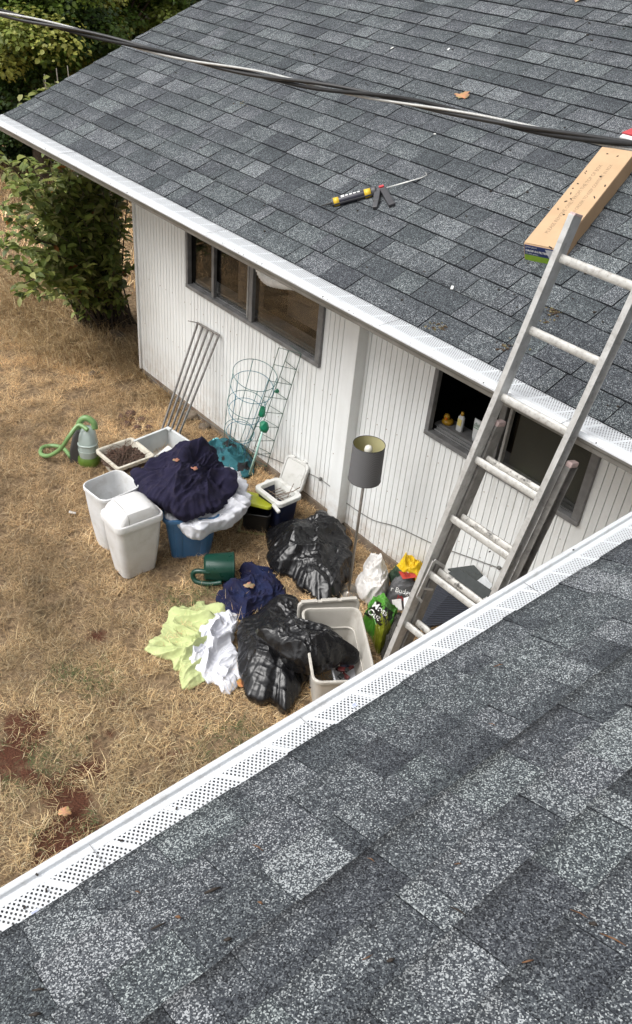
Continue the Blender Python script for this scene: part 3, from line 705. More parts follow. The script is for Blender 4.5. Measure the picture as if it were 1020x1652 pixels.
def grass():
    rg = np.random.default_rng(5)
    def field(n, x0, x1, y0, y1, L0, L1, lie, wd, seed, keep):
        x = rg.uniform(x0, x1, n); y = rg.uniform(y0, y1, n); m = keep(x, y); x = x[m]; y = y[m]; n = len(x)
        L = rg.uniform(L0, L1, n)*rg.choice([1, 1, .6, 1.3], n); az = rg.uniform(0, 2*PI, n); el = np.clip(rg.normal(lie, .3, n), .02, 1.5)
        bend = rg.uniform(-.5, .9, n); z = .004+rg.uniform(-.012, .014, n)
        d = np.stack([np.cos(az)*np.cos(el), np.sin(az)*np.cos(el), np.sin(el)], 1); side = np.stack([-np.sin(az), np.cos(az), np.zeros(n)], 1)*(wd*rg.uniform(.6, 1.4, n))[:, None]
        el2 = np.clip(el-bend*.8, -.15, 1.5); az2 = az+rg.normal(0, .5, n); d2 = np.stack([np.cos(az2)*np.cos(el2), np.sin(az2)*np.cos(el2), np.sin(el2)], 1)
        p0 = np.stack([x, y, z], 1); p1 = p0+d*(L*.5)[:, None]; p2 = p1+d2*(L*.5)[:, None]; p2[:, 2] = np.maximum(p2[:, 2], z)
        V = np.stack([p0-side*.5, p0+side*.5, p1+side*.45, p1-side*.45, p2+side*.12, p2-side*.12], 1).reshape(-1, 3)
        i = np.arange(n)[:, None]*6; F = np.concatenate([i+np.array([[0, 1, 2, 3]]), i+np.array([[3, 2, 4, 5]])], 0)
        pal = np.array([(.52, .36, .19), (.62, .46, .26), (.42, .275, .14), (.28, .18, .09), (.70, .56, .36), (.38, .30, .18), (.16, .105, .065)])
        c = pal[rg.choice(7, n, p=[.24, .15, .22, .15, .04, .11, .09])]*rg.uniform(.7, 1.2, (n, 1))
        pn = vnoise(x*1.2, y*1.2, 9); p2 = vnoise(x*6, y*6, 10); p3 = vnoise(x*.5, y*.5, 4)
        c = c*np.clip(1.42+.45*pn+.40*p2+.25*p3, .35, 2)[:, None]
        # greenish tufts
        gt = np.zeros(n)
        for px, py, r in ((380, 1190, .12), (60, 1235, .18), (135, 1330, .12), (345, 1205, .1), (10, 1240, .15), (330, 965, .12), (110, 1090, .1), (150, 1100, .12), (75, 1355, .07), (300, 975, .15)):
            g = G(px, py); gt = np.maximum(gt, np.exp(-((x-g.x)**2+(y-g.y)**2)/r**2))
        mk = rg.random(n) < gt*.65; c[mk] = np.array((.13, .17, .06))*rg.uniform(.6, 1.3, (mk.sum(), 1))
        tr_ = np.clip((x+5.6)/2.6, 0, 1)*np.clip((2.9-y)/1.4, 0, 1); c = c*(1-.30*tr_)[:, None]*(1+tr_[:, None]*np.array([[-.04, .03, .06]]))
        if seed == 3: c = c*1.3
        return V, F, np.repeat(c, 6, 0)
    def kp(x, y):
        s = soil_lookup(x, y); gap = vnoise(x*9, y*9, 2)
        g = G(150, 530); und = np.hypot(x-g.x, (y-g.y))/.6
        return (rg.random(len(x)) > s*1.1-.10) & (rg.random(len(x)) < .85+1.3*gap) & (rg.random(len(x)) < .25+und)
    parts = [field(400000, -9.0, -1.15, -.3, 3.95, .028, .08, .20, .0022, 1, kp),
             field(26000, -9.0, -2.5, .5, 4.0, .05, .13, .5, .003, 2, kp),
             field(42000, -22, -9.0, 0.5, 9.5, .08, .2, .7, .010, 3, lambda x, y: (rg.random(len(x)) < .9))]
    V = np.concatenate([p[0] for p in parts]); off = 0; Fs = []
    for p in parts: Fs.append(p[1]+off); off += len(p[0])
    tag(npmesh('dry_grass', V, np.concatenate(Fs), M['grass'], None, np.concatenate([p[2] for p in parts])), 'dry straw coloured lawn grass covering the yard', 'grass', kind='stuff')
    # tall tufts around the shrub
    V = []; F = []; K = []; off = 0
    for (px, py, n, r, L) in ((60, 520, 1500, .5, .42), (100, 560, 1300, .4, .36), (30, 500, 1200, .45, .45), (170, 575, 900, .35, .26), (210, 575, 900, .3, .25), (130, 545, 900, .35, .34), (20, 460, 1400, .7, .4), (5, 300, 2500, 1.2, .4), (40, 260, 2500, 1.3, .4), (225, 600, 500, .18, .18), (265, 640, 500, .15, .15), (70, 480, 900, .4, .42)):
        g = G(px, py); x = rg.normal(g.x, r*.6, n); y = np.minimum(rg.normal(g.y, r*.6, n), 3.95 if g.x > -7.3 else 99)
        L_ = rg.uniform(.5, 1.1, n)*L; az = rg.normal(math.atan2(-.6, .2), 1.0, n); el = rg.uniform(.5, 1.4, n)
        z = np.zeros(n)-.01; d = np.stack([np.cos(az)*np.cos(el), np.sin(az)*np.cos(el), np.sin(el)], 1); side = np.stack([-np.sin(az), np.cos(az), np.zeros(n)], 1)*.005
        el2 = el-rg.uniform(.3, 1.3, n); d2 = np.stack([np.cos(az)*np.cos(el2), np.sin(az)*np.cos(el2), np.sin(el2)], 1)
        p0 = np.stack([x, y, z], 1); p1 = p0+d*(L_*.5)[:, None]; p2 = p1+d2*(L_*.5)[:, None]; p2[:, 2] = np.maximum(p2[:, 2], .01)
        v = np.stack([p0-side*.5, p0+side*.5, p1+side*.45, p1-side*.45, p2+side*.15, p2-side*.15], 1).reshape(-1, 3); i = np.arange(n)[:, None]*6
        F += [np.concatenate([i+np.array([[0, 1, 2, 3]]), i+np.array([[3, 2, 4, 5]])], 0)+off]; off += len(v); V.append(v)
        pal = np.array([(.56, .41, .22), (.66, .52, .31), (.40, .28, .15), (.28, .19, .10)]); K.append(np.repeat(pal[rg.integers(0, 4, n)]*rg.uniform(.7, 1.2, (n, 1)), 6, 0))
    tag(npmesh('tall_grass', np.concatenate(V), np.concatenate(F), M['grass'], None, np.concatenate(K)), 'taller dry grass tufts around the shrub and along the left edge', 'grass', kind='stuff')
grass()

# ================================================================ soft shapes
def ridged(p, sc, seed, stretch=None):
    q = Vector(p)
    if stretch:
        mk = min(1, max(0, .5+3.0*mn.noise(q*2.6+Vector((seed, 7, 0))))); out = 0
        for a_, wt, sd in ((stretch[0], mk, 0), (stretch[0]+1.15, 1-mk, 13)):
            if wt <= 0: continue
            ca, sa = math.cos(a_), math.sin(a_); qq = Vector(((q.x*ca+q.y*sa)/stretch[1]+sd, -q.x*sa+q.y*ca, q.z*.5)); out += wt*ridged(qq, sc, seed+sd)
        return out
    w = Vector((mn.noise(q*sc*.7+Vector((seed, 0, 0))), mn.noise(q*sc*.7+Vector((0, seed, 5))), mn.noise(q*sc*.7+Vector((3, 0, seed)))))*.55/sc*1.0
    q = q+w; a = (1-abs(mn.noise(q*sc+Vector((seed, 1, 2))))*2.2)
    b = (1-abs(mn.noise(q*sc*2.3+Vector((seed+4, 1, 2))))*2.2)
    c = (1-abs(mn.noise(q*sc*4.9+Vector((seed+9, 1, 2))))*2.2)
    return max(a, 0)**2*.66+max(b, 0)**2*.27+max(c, 0)**2*.07
def facet(p, sc, seed):
    d, _ = mn.voronoi(Vector(p)*sc+Vector((seed, seed*.3, 0)))
    return d[0]
def fold_dir(ang, k=3.5):
    return (ang, k)
def blob(name, outline, z0, h, mat, label=None, cat=None, group=None, parent=None, under=.04, tuck=.06, wr=.02, sc=7, seed=1, p=2.4, q=.7, n=200, m=70, edge=.06, ang=None, k=3.5, crumple=0, colf=None, zf=None, base_z=None, centre=None):
    O = crom([Vector((a[0], a[1], a[2] if len(a) > 2 else 0)) for a in outline], 12, True)
    # resample evenly
    L = [0]
    for i in range(len(O)): L.append(L[-1]+(O[(i+1) % len(O)]-O[i]).length)
    ring = []; j = 0
    for i in range(n):
        t = L[-1]*i/n
        while L[j+1] < t: j += 1
        f = (t-L[j])/max(1e-9, L[j+1]-L[j]); ring.append(O[j].lerp(O[(j+1) % len(O)], f))
    c = Vector(centre) if centre else sum(ring, Vector())/n
    c.z = 0
    st = fold_dir(ang, k) if ang is not None else None
    V = []; F = []; K = []
    mt = 8 if under > 0 else 0
    for i in range(m+1+mt):
        for jj in range(n):
            r = ring[jj]; d = Vector((r.x-c.x, r.y-c.y, 0)); D = d.length; dn = d/max(D, 1e-6)
            ew = edge*D*(mn.noise(Vector((r.x*9, r.y*9, seed)))+.6*mn.noise(Vector((r.x*27, r.y*27, seed))))
            if i <= m:
                s = i/m; z = z0+h*(1-s**p)**q; rad = (D+ew*s)*s; x = c+dn*rad; nz = max(.15, 1-s**4); nr = s**4
            else:
                s = 1; u = (i-m)/mt; z = z0-under*math.sin(u*PI/2); rad = (D+ew)-tuck*(1-math.cos(u*PI/2)); x = c+dn*rad; nz = .1; nr = 1-u
            P = Vector((x.x, x.y, z+(r.z*s**2)))
            if zf: P.z += zf(P.x, P.y)*(1 if i <= m else 1)
            w = ridged(P, sc, seed, st)-.35
            fade = min(1, (1-s)*8+.25) if wr < .03 else 1
            a = wr*w*fade
            if crumple:
                e_ = Vector((mn.noise(P*9+Vector((seed, 0, 0))), mn.noise(P*9+Vector((0, seed, 0))), 0))*.05; Q = P+e_
                a += crumple*(.5-1.8*abs(mn.noise(Q*sc*1.2+Vector((seed, 2, 0)))))+crumple*.7*(.4-1.8*abs(mn.noise(Q*sc*2.6+Vector((seed, 5, 0)))))+crumple*.4*(.4-1.8*abs(mn.noise(Q*sc*6+Vector((seed, 8, 0)))))
            P = P+Vector((0, 0, 1))*a*nz+dn*a*nr*.45
            P.z = max(P.z, base_z if base_z is not None else .004)
            V.append(tuple(P)); K.append(colf(P.x, P.y, P.z, w) if colf else (.5, .5, .5))
    for i in range(m+mt):
        for jj in range(n): F.append((i*n+jj, i*n+(jj+1) % n, (i+1)*n+(jj+1) % n, (i+1)*n+jj))
    o = npmesh(name, np.array(V), np.array(F), mat, parent, np.array(K), True)
    if label or cat: tag(o, label, cat, group)
    return o
def gp(pts, z=0.0): return [G(*p[:2], p[2] if len(p) > 2 else z) for p in pts]
def cloth(name, c1, c2, rough=.95, **k): return simple(name, c1, c2, 9, rough=rough, bump=.35, bscale=22, bdist=.012, spec=.2, **k)
M['navy'] = cloth('navy_cotton', (.018, .016, .038), (.012, .011, .027), dirt=(.05, .04, .045), dirt_amt=.35, dscale=14)
M['navy2'] = cloth('blue_navy_cotton', (.013, .020, .060), (.012, .012, .035), dirt=(.05, .045, .05), dirt_amt=.35, dscale=20)
M['white_cloth'] = cloth('white_cotton', (.60, .61, .65), (.54, .55, .60), dirt=(.33, .29, .25), dirt_amt=.25, dscale=16)
M['lime_cloth'] = cloth('lime_cotton', (.44, .49, .24), (.38, .43, .20), dirt=(.24, .22, .12), dirt_amt=.3, dscale=16)
M['bag_black'] = simple('black_bin_liner', (.006, .006, .007), (.008, .008, .009), 5, rough=.27, bump=.3, bscale=22, bdist=.004, spec=.42)
M['teal_cloth'] = cloth('teal_nylon', (.018, .075, .095), (.010, .040, .055), rough=.7)

# ---------------------------------------------------------------- vessels
def rr_ring(w, d, r, z, n=6, c=(0, 0), R=None):
    out = []
    r = min(r, w/2-.001, d/2-.001)
    for qx, qy, a0 in ((1, 1, 0), (-1, 1, 90), (-1, -1, 180), (1, -1, 270)):
        for i in range(n+1):
            a = math.radians(a0+90*i/n); out.append(Vector((c[0]+qx*(w/2-r)+r*math.cos(a), c[1]+qy*(d/2-r)+r*math.sin(a), z)))
    return out
def vessel(wb, db, wt, dt, h, r, th=.006, rim=.012, rimh=.02, floor=.01, steps=((0, 1.0),), bulge=0.0, n=6):
    mb = MB(); ks = [0, .015, .06, .2, .4, .6, .8, .93, 1]
    def wd(k): 
        b = bulge*math.sin(PI*k); return wb+(wt-wb)*k+b, db+(dt-db)*k+b
    rings = []
    w, d = wd(0); rings.append(rr_ring(w-.03, d-.03, r, 0.0, n))
    for k in ks[1:]:
        w, d = wd(k); rings.append(rr_ring(w, d, r, h*k-(rimh if k == 1 else 0), n))
    w, d = wd(1)
    rings += [rr_ring(w+rim*2, d+rim*2, r+rim, h-rimh, n), rr_ring(w+rim*2, d+rim*2, r+rim, h-.004, n), rr_ring(w+rim*2-.008, d+rim*2-.008, r+rim-.004, h, n), rr_ring(w-th, d-th, r, h, n), rr_ring(w-th*2, d-th*2, r-th*.5, h-.006, n)]
    for k in ks[::-1][1:]:
        w, d = wd(k); rings.append(rr_ring(w-th*2, d-th*2, max(.006, r-th), max(h*k, floor), n))
    mb.loft(rings, True, True); return mb
def plastic(name, c1, c2=None, rough=.42, **k): return simple(name, c1, c2, 7, rough=rough, bump=.08, bscale=200, bdist=.0006, **k)
M['bin_white'] = plastic('yellowed_white_plastic', (.64, .65, .66), (.58, .585, .58), dirt=(.28, .24, .18), dirt_amt=.35, dscale=9)
M['bin_grey'] = plastic('pale_grey_plastic', (.62, .62, .62), (.56, .56, .55), dirt=(.30, .26, .2), dirt_amt=.3, dscale=8)
M['tub_blue'] = plastic('blue_plastic', (.045, .14, .29), (.04, .125, .26), rough=.38, dirt=(.06, .09, .12), dirt_amt=.3)
M['tote'] = plastic('taupe_plastic', (.46, .44, .40), (.42, .40, .36), dirt=(.16, .12, .08), dirt_amt=.4, dscale=9)
M['beige'] = plastic('beige_planter_plastic', (.55, .52, .44), (.46, .43, .36), rough=.6, dirt=(.14, .10, .06), dirt_amt=.7, dscale=12)
M['cooler_white'] = plastic('cooler_white_plastic', (.58, .58, .56), (.52, .52, .49), dirt=(.2, .17, .13), dirt_amt=.45, dscale=14)
M['cooler_navy'] = plastic('cooler_navy_plastic', (.012, .018, .050), (.010, .014, .04), dirt=(.06, .05, .05), dirt_amt=.4)
M['can_green'] = plastic('dark_green_plastic', (.006, .042, .028), (.005, .034, .022), rough=.3)
M['lime_plastic'] = plastic('yellow_green_plastic', (.42, .45, .03), (.36, .39, .03), dirt=(.14, .13, .03), dirt_amt=.4)
M['black_plastic'] = plastic('black_plastic', (.012, .012, .012), rough=.45, dirt=(.06, .05, .04), dirt_amt=.4)

# open kitchen bin
t = thing('waste_bin', 'open white waste bin without a lid, left of the lidded bin', 'waste bin', (-4.765, 2.375, 0), .10, 'tall white kitchen bins')
vessel(.20, .26, .30, .345, .535, .07, rim=.006, rimh=.028, bulge=.012, n=8).build('bin_body', M['bin_white'], t, smooth=True, local=True, auto=40)
# lidded bin
t = thing('waste_bin', 'pale grey waste bin with its swing lid on, in front of the blue tub', 'waste bin', (-4.395, 2.335, 0), -.02, 'tall white kitchen bins')
vessel(.20, .27, .275, .36, .50, .05, rim=.002, rimh=.006, bulge=.012, n=8).build('bin_body', M['bin_grey'], t, smooth=True, local=True, auto=40)
mb = MB(); mb.loft([rr_ring(.300, .385, .055, .475, 8), rr_ring(.302, .387, .055, .515, 8), rr_ring(.292, .377, .05, .525, 8), rr_ring(.275, .35, .05, .527, 8), rr_ring(.262, .30, .05, .575, 8), rr_ring(.235, .24, .05, .605, 8), rr_ring(.17, .16, .045, .618, 8), rr_ring(.06, .06, .02, .621, 8)])
lid = mb.build('lid', M['bin_grey'], t, smooth=True, local=True, auto=32)
seam = MB(); seam.tube([Vector((x, -.092, z)) for x, z in ((-.137, .53), (-.132, .572), (-.118, .598), (-.08, .612), (0, .618), (.08, .612), (.118, .598), (.132, .572), (.137, .53))], .0022, 5)
seam.build('lid_seam', simple('seam_grey', (.3, .3, .29)), lid, local=True)
# blue tub
tubc = G(310, 890); A_ = G(275, 903); B_ = G(343, 897); dirn = (B_-A_); ang = math.atan2(dirn.y, dirn.x)
nb = Vector((-math.sin(ang), math.cos(ang), 0)); ct = (A_+B_)/2+nb*.17
t = thing('storage_tub', 'blue plastic storage tub buried under the navy and white bedding', 'tub', (ct.x, ct.y, 0), ang)
vessel(.30, .34, .40, .45, .42, .05, rim=.014, rimh=.03, n=6).build('tub_body', M['tub_blue'], t, smooth=True, local=True, auto=35)
for s in (-1, 1):
    r_ = MB(); r_.loft([rr_ring(.05, .012, .005, .03, 2, (s*.09, -.172)), rr_ring(.06, .012, .005, .38, 2, (s*.105, -.218))]); r_.build('rib', M['tub_blue'], t, local=True, smooth=True, auto=30)
# bedding on the tub
white_out = [G(*p) for p in ((330, 728, .50), (360, 738, .48), (385, 757, .44), (398, 785, .40), (400, 812, .38), (378, 835, .38), (352, 843, .38), (318, 862, .36), (290, 848, .37), (262, 830, .38), (285, 800, .45), (300, 750, .5))]
blob('bed_sheet', [(p.x, p.y) for p in white_out], .40, .05, M['white_cloth'], 'white fitted sheet spilling out from under the navy sheet', 'sheet', under=.12, tuck=.03, wr=.13, sc=9, seed=21, p=3, n=260, m=70, edge=.05, ang=.4, base_z=.25)
flap = MB(); 
pts = [G(*p) for p in ((268, 836, .41), (300, 838, .39), (345, 836, .39), (372, 822, .40), (371, 843, .32), (350, 838, .35), (322, 860, .27), (296, 848, .33))]
def patch(name, pts, mat, parent=None, th=.006, wr=.02, sc=8, seed=3, div=5, label=None, cat=None, group=None, smooth=True, colf=None, stz=0.0):
    bm = bmesh.new(); vs = [bm.verts.new(p) for p in pts]; f = bm.faces.new(vs); bmesh.ops.triangulate(bm, faces=[f])
    for k in range(div): bmesh.ops.subdivide_edges(bm, edges=bm.edges[:], cuts=1, use_grid_fill=True) if len(bm.verts) < 5000 else None
    bm.normal_update(); nn = sum((f.normal*f.calc_area() for f in bm.faces), Vector()).normalized()
    for v in bm.verts:
        w = ridged(v.co, sc, seed)-.3; v.co += nn*wr*w+Vector((mn.noise(v.co*11+Vector((seed, 0, 0))), mn.noise(v.co*11+Vector((0, seed, 0))), 0))*wr*.4
    me = bpy.data.meshes.new(name); bm.to_mesh(me); 
    K = [colf(v.co) if colf else (.5, .5, .5) for v in bm.verts]; bm.free()
    if parent is not None:
        me.transform(Matrix.Translation(-world_loc(parent)))
    a = me.color_attributes.new('col', 'FLOAT_COLOR', 'POINT'); a.data.foreach_set('color', [x for c in K for x in (*c, 1)])
    me.materials.append(mat); me.polygons.foreach_set('use_smooth', [smooth]*len(me.polygons))
    o = bpy.data.objects.new(name, me); COL.objects.link(o); o.parent = parent
    m = o.modifiers.new('s', 'SOLIDIFY'); m.thickness = th; m.offset = 0
    if label: tag(o, label, cat, group)
    return o
patch('bed_sheet', pts, M['white_cloth'], th=.004, wr=.03, sc=9, seed=5, label='crumpled white pillowcase corner hanging over the front of the blue tub', cat='sheet')
navy_px = ((216, 768), (218, 792), (236, 812), (264, 826), (300, 830), (338, 820), (368, 802), (375, 782), (364, 760), (346, 742), (346, 734), (318, 728), (290, 732), (264, 742), (236, 750))
blob('bed_sheet', [tuple(G(a, b, .50))[:2] for a, b in navy_px], .50, .19, M['navy'], 'navy blue crumpled bed sheet heaped over the tub and bins', 'sheet', under=.10, tuck=.08, wr=.14, sc=5.5, seed=8, p=2.4, q=.8, n=340, m=130, edge=.10, ang=.9, k=3.4, base_z=.38, zf=lambda x, y: .15*mn.noise(Vector((x*3.8, y*3.8, 4)))+.05*mn.noise(Vector((x*7, y*7, 1))))

# steam cleaner
sc_ = G(142, 754); t = thing('spot_cleaner', 'green handheld carpet cleaner with clear dome tank and coiled hose', 'carpet cleaner', (sc_.x, sc_.y, 0), .876)
gm = plastic('apple_green_plastic', (.155, .27, .10), (.13, .23, .085), rough=.35); dgm = plastic('olive_green_base', (.09, .16, .02), rough=.4)
mb = MB(); mb.loft([rr_ring(.17, .21, .07, 0, 8, (0, .09)), rr_ring(.19, .23, .08, .03, 8, (0, .09)), rr_ring(.185, .22, .08, .075, 8, (0, .09)), rr_ring(.165, .20, .07, .09, 8, (0, .09))]); mb.build('base', dgm, t, smooth=True, local=True, auto=35)
mb = MB(); mb.loft([rr_ring(a, b, min(a, b)*.42, z, 8, (.0, y)) for a, b, z, y in ((.150, .16, .09, .07), (.165, .17, .13, .07), (.165, .17, .19, .075), (.155, .16, .25, .085), (.135, .14, .30, .095), (.10, .11, .335, .105), (.05, .06, .352, .11))])
tk = NT('cloudy_tank'); tk.set(color=(.36, .43, .40), rough=.22, spec=.6, alpha=.86, coat=.4); mb.build('water_tank', tk.m, t, smooth=True, local=True, auto=60)
mb = MB(); 
for z in (.15, .21): mb.loft([rr_ring(.169, .174, .07, z, 8, (0, .073)), rr_ring(.170, .175, .07, z+.008, 8, (0, .073))])
mb.build('tank_rib', plastic('tank_ridge', (.42, .50, .47), rough=.3), t, smooth=True, local=True)
mb = MB(); mb.loft([rr_ring(a, b, .03, z, 5, (x, .12)) for a, b, z, x in ((.13, .15, .0, -.11), (.12, .14, .12, -.105), (.09, .12, .25, -.09), (.07, .09, .32, -.07))]); mb.build('motor_body', plastic('charcoal_plastic', (.05, .05, .05), rough=.5), t, smooth=True, local=True, auto=40)
mb = MB(); mb.tube(crom([Vector(p) for p in ((-.09, .12, .20), (-.085, .13, .32), (-.06, .14, .39), (-.01, .14, .42), (.05, .13, .385), (.06, .12, .33))], 6), [.028]*31, 10); mb.tube(crom([Vector(p) for p in ((-.13, .09, .02), (-.14, .09, .12), (-.11, .1, .24), (-.09, .12, .33))], 6), .022, 10); mb.build('handle', gm, t, smooth=True, local=True)
mb = MB(); hp = [G(142, 694, .38), G(127, 686, .40), G(112, 704, .32), G(98, 724, .17), G(80, 735, .06), (G(67, 733, .03)), G(68, 723, .03), G(84, 719, .03), G(102, 723, .05), G(114, 737, .06)]
mb.tube(crom(hp, 8), .019, 10); hs = MB(); hs.v = mb.v; hs.f = mb.f; hs.c = mb.c
hz = hs.build('hose', gm, None, smooth=True)
hz.data.transform(Matrix.Rotation(-.876, 4, 'Z') @ Matrix.Translation(-Vector((sc_.x, sc_.y, 0)))); hz.parent = t

# planter with clods
t = thing('planter_box', 'square beige planter full of dry soil and roots beside the green cleaner', 'planter', (-5.57, 2.93, 0), .04)
vessel(.25, .25, .35, .35, .20, .02, th=.012, rim=.014, rimh=.03, floor=.13, n=3).build('planter_body', M['beige'], t, smooth=True, local=True, auto=30)
so_ = []; 
blob('soil', [(-5.57+a, 2.93+b) for a, b in ((-.15, -.15), (.15, -.15), (.15, .15), (-.15, .15))], .13, .03, simple('root_soil', (.10, .065, .045), (.045, .028, .02), 40, rough=.95, bump=.9, bscale=90, bdist=.01), parent=t, wr=.05, sc=16, seed=4, crumple=.03, under=.03, base_z=.12).rotation_euler = (0, 0, 0)
tw = MB(); rg_ = random.Random(3)
for k in range(40):
    p = Vector((-5.57+rg_.uniform(-.13, .13), 2.93+rg_.uniform(-.13, .13), .17+rg_.random()*.03)); d = Vector((rg_.gauss(0, 1), rg_.gauss(0, 1), rg_.uniform(-.1, .6))).normalized()
    tw.tube([p, p+d*.05+Vector((0, 0, .01)), p+d*rg_.uniform(.07, .13)], [.003, .002, .001], 4)
tw.build('roots', simple('dead_roots', (.14, .075, .05), (.07, .04, .03), 30, rough=.9), t)
# drawer box behind
dc = G(262, 728, .1); t = thing('fridge_bin', 'pale grey open drawer box between the planter and the navy sheet', 'drawer', (dc.x, dc.y, 0), .10)
dm = plastic('fridge_drawer_plastic', (.58, .60, .60), (.50, .52, .52), rough=.35)
mb = MB(); a, b, h = .30, .36, .20; wt = .008
mb.box((0, 0, .01), (a, b, .012)); mb.box((0, b/2, .10), (a, wt, h)); mb.box((-a/2, 0, .10), (wt, b, h)); mb.box((0, -b/2, .07), (a, wt, h*.65)); mb.build('drawer_body', dm, t, local=True, bevel=.003)
mb = MB(); mb.box((a/2, 0, .10), (wt, b, h)); mb.build('clear_side', plastic('clear_grey_side', (.38, .36, .32), rough=.25, alpha=.7), t, local=True, bevel=.002)
mb = MB(); mb.box((0, b/2+.006, .205), (a+.02, .024, .012)); mb.box((-a/2-.004, 0, .205), (.024, b+.02, .012)); mb.box((-a/2+.03, b/2-.01, .215), (.05, .03, .02)); mb.build('rim', dm, t, local=True, bevel=.003)
mb = MB(); mb.box((.06, -.02, .09), (.14, .20, .012), Matrix.Rotation(.35, 3, 'X')); mb.build('divider', dm, t, local=True, bevel=.002)

# teal pet blanket
tl = [G(*p) for p in ((288, 722, .1), (320, 708, .1), (345, 700, .12), (372, 700, .1), (388, 712, .08), (402, 735, .05), (410, 758, .03), (400, 770, .03), (370, 760, .1), (330, 745, .1), (300, 740, .1))]
def tealcol(x, y, z, w):
    q = mn.noise(Vector((x*6, y*6, 3)))
    return (.012, .012, .014) if q > .18 else ((.02, .10, .12) if q > -.2 else (.018, .065, .085))
tb_ = blob('pet_blanket', [(p.x, p.y) for p in tl], .04, .09, M['cloth_attr'], 'teal and black blanket with a paw print against the wall behind the sheets', 'blanket', wr=.09, sc=6, seed=31, n=160, m=50, edge=.06, colf=tealcol)
pw = G(346, 708, .14); pm = simple('paw_print_ink', (.16, .48, .52))
bvh = None
def bvh_of(o):
    me = o.data; return BVHTree.FromPolygons([Vector(v.co)+world_loc(o) for v in me.vertices], [p.vertices[:] for p in me.polygons])
def drape(o, mb, view=True, lift=.0025, up=None):
    """lay a flat decal mesh (world coords in mb) on object o along the direction of `up` (world)"""
    T = bvh_of(o); out = []; d = Vector(up).normalized()
    for v in mb.v:
        p = Vector(v); h = T.ray_cast(p+d*.6, -d, 1.4); out.append(h[0]+d*lift if h[0] is not None else p)
    mb.v = [tuple(p) for p in out]; return mb
mb = MB()
def disc(c, r, X, Y, n=14): return [Vector(c)+Vector(X)*math.cos(2*PI*k/n)*r+Vector(Y)*math.sin(2*PI*k/n)*r for k in range(n)]
def disc_add(mb, c, r, X, Y, n=14, col=None):
    b = disc(c, r, X, Y, n); mb.add([Vector(c)]+b, [(0, k+1, (k+1) % n+1) for k in range(n)], col)
for dx_, dy_, r in ((0, 0, .022), (-.034, .012, .011), (-.018, .034, .012), (.008, .038, .012), (.032, .022, .011)): disc_add(mb, pw+Vector((dx_*.7-dy_*.7, dx_*.7+dy_*.7, 0)), r, (1, 0, 0), (0, 1, 0))
drape(tb_, mb, up=(0, 0, 1)); mb.build('paw_print', pm, tb_)

# rods rack leaning on the wall
t = thing('metal_rack', 'grey metal rack of parallel bars leaning on the siding left of the cages', 'rack', (-5.86, 3.5, 0))
TL = HX(319, 522, 1, YW-.03); TR = HX(353, 541, 1, YW-.03); BL = G(255, 712, .02); BR = G(283, 716, .02)
steel = simple('dull_steel', (.33, .32, .31), (.22, .21, .20), 30, rough=.45, metal=.6, dirt=(.13, .07, .04), dirt_amt=.5, dscale=20)
for k in range(5):
    f = k/4; b = MB(); b.bar(BL.lerp(BR, f), TL.lerp(TR, f), .014, .018, (0, 1, 0)); b.build('bar', steel, t, bevel=.002)
b = MB(); b.bar(TL+Vector((-.012, 0, .006)), TR+Vector((.012, 0, .006)), .022, .010); b.bar(TL+Vector((-.01, 0, .006)), HX(305, 518, 1, YW-.17), .024, .008); b.build('top_bracket', steel, t, bevel=.002)

# tomato cages and trellis
wire_t = simple('teal_wire', (.03, .16, .14), (.02, .10, .10), 20, rough=.4); wire_g = simple('dark_green_wire', (.015, .055, .035), (.02, .08, .05), 20, rough=.4); wire_b = simple('blue_wire', (.05, .20, .26), (.03, .13, .18), 20, rough=.4)
def cage(name, label, base, axis, hts, rads, mat, n=4, ph=0.0, legs_end=0.0):
    t = thing(name, label, 'plant cage', base, group='wire tomato cages leaning on the siding'); ax = Vector(axis).normalized(); X = ax.orthogonal().normalized(); Y = ax.cross(X)
    B = Vector(base)
    for h, r in zip(hts, rads):
        b = MB(); b.tube([B+ax*h+(X*math.cos(2*PI*k/40)+Y*math.sin(2*PI*k/40))*r for k in range(40)], .0028, 6, closed=True); b.build('ring', mat, t, smooth=True)
    for k in range(n):
        a = 2*PI*k/n+ph; d = X*math.cos(a)+Y*math.sin(a); b = MB()
        pts = [B+ax*legs_end+d*rads[0]*.35]+[B+ax*h+d*r for h, r in zip(hts, rads)]; b.tube(pts, .0028, 6); b.build('stake', mat, t, smooth=True)
    return t
b0 = G(372, 742, 0.0); topc = HX(412, 605, 1, YW-.21); ax = topc-b0
L_ = ax.length; cage('tomato_cage', 'blue green tomato cage, the wider one with its ring over the sill of its pair', b0, ax, [L_*.12, L_*.38, L_*.68, L_*1.0], [.09, .13, .165, .185], wire_t, 4, .3)
b1 = G(378, 736, 0.0); topc = HX(408, 622, 1, YW-.20); ax = topc-b1; L_ = ax.length
cage('tomato_cage', 'blue tomato cage nested inside the wider green one', b1, ax, [L_*.08, L_*.36, L_*.66, L_*.98], [.09, .125, .15, .18], wire_b, 4, .9)
t = thing('wire_trellis', 'tall narrow dark green wire trellis leaning on the siding by the cooler', 'trellis', (-4.9, 3.8, 0), group=None)
tp = [HX(450, 561, 1, YW-.12), HX(469, 557, 1, YW-.01), HX(486, 571, 1, YW-.03)]; bt = [G(392, 757), G(408, 742), G(430, 752)]
bt = [G(388, 765), G(402, 748), G(428, 760)]
for a_, b_ in zip(bt, tp): b = MB(); b.tube([a_, b_], .0032, 6); b.build('upright', wire_g, t)
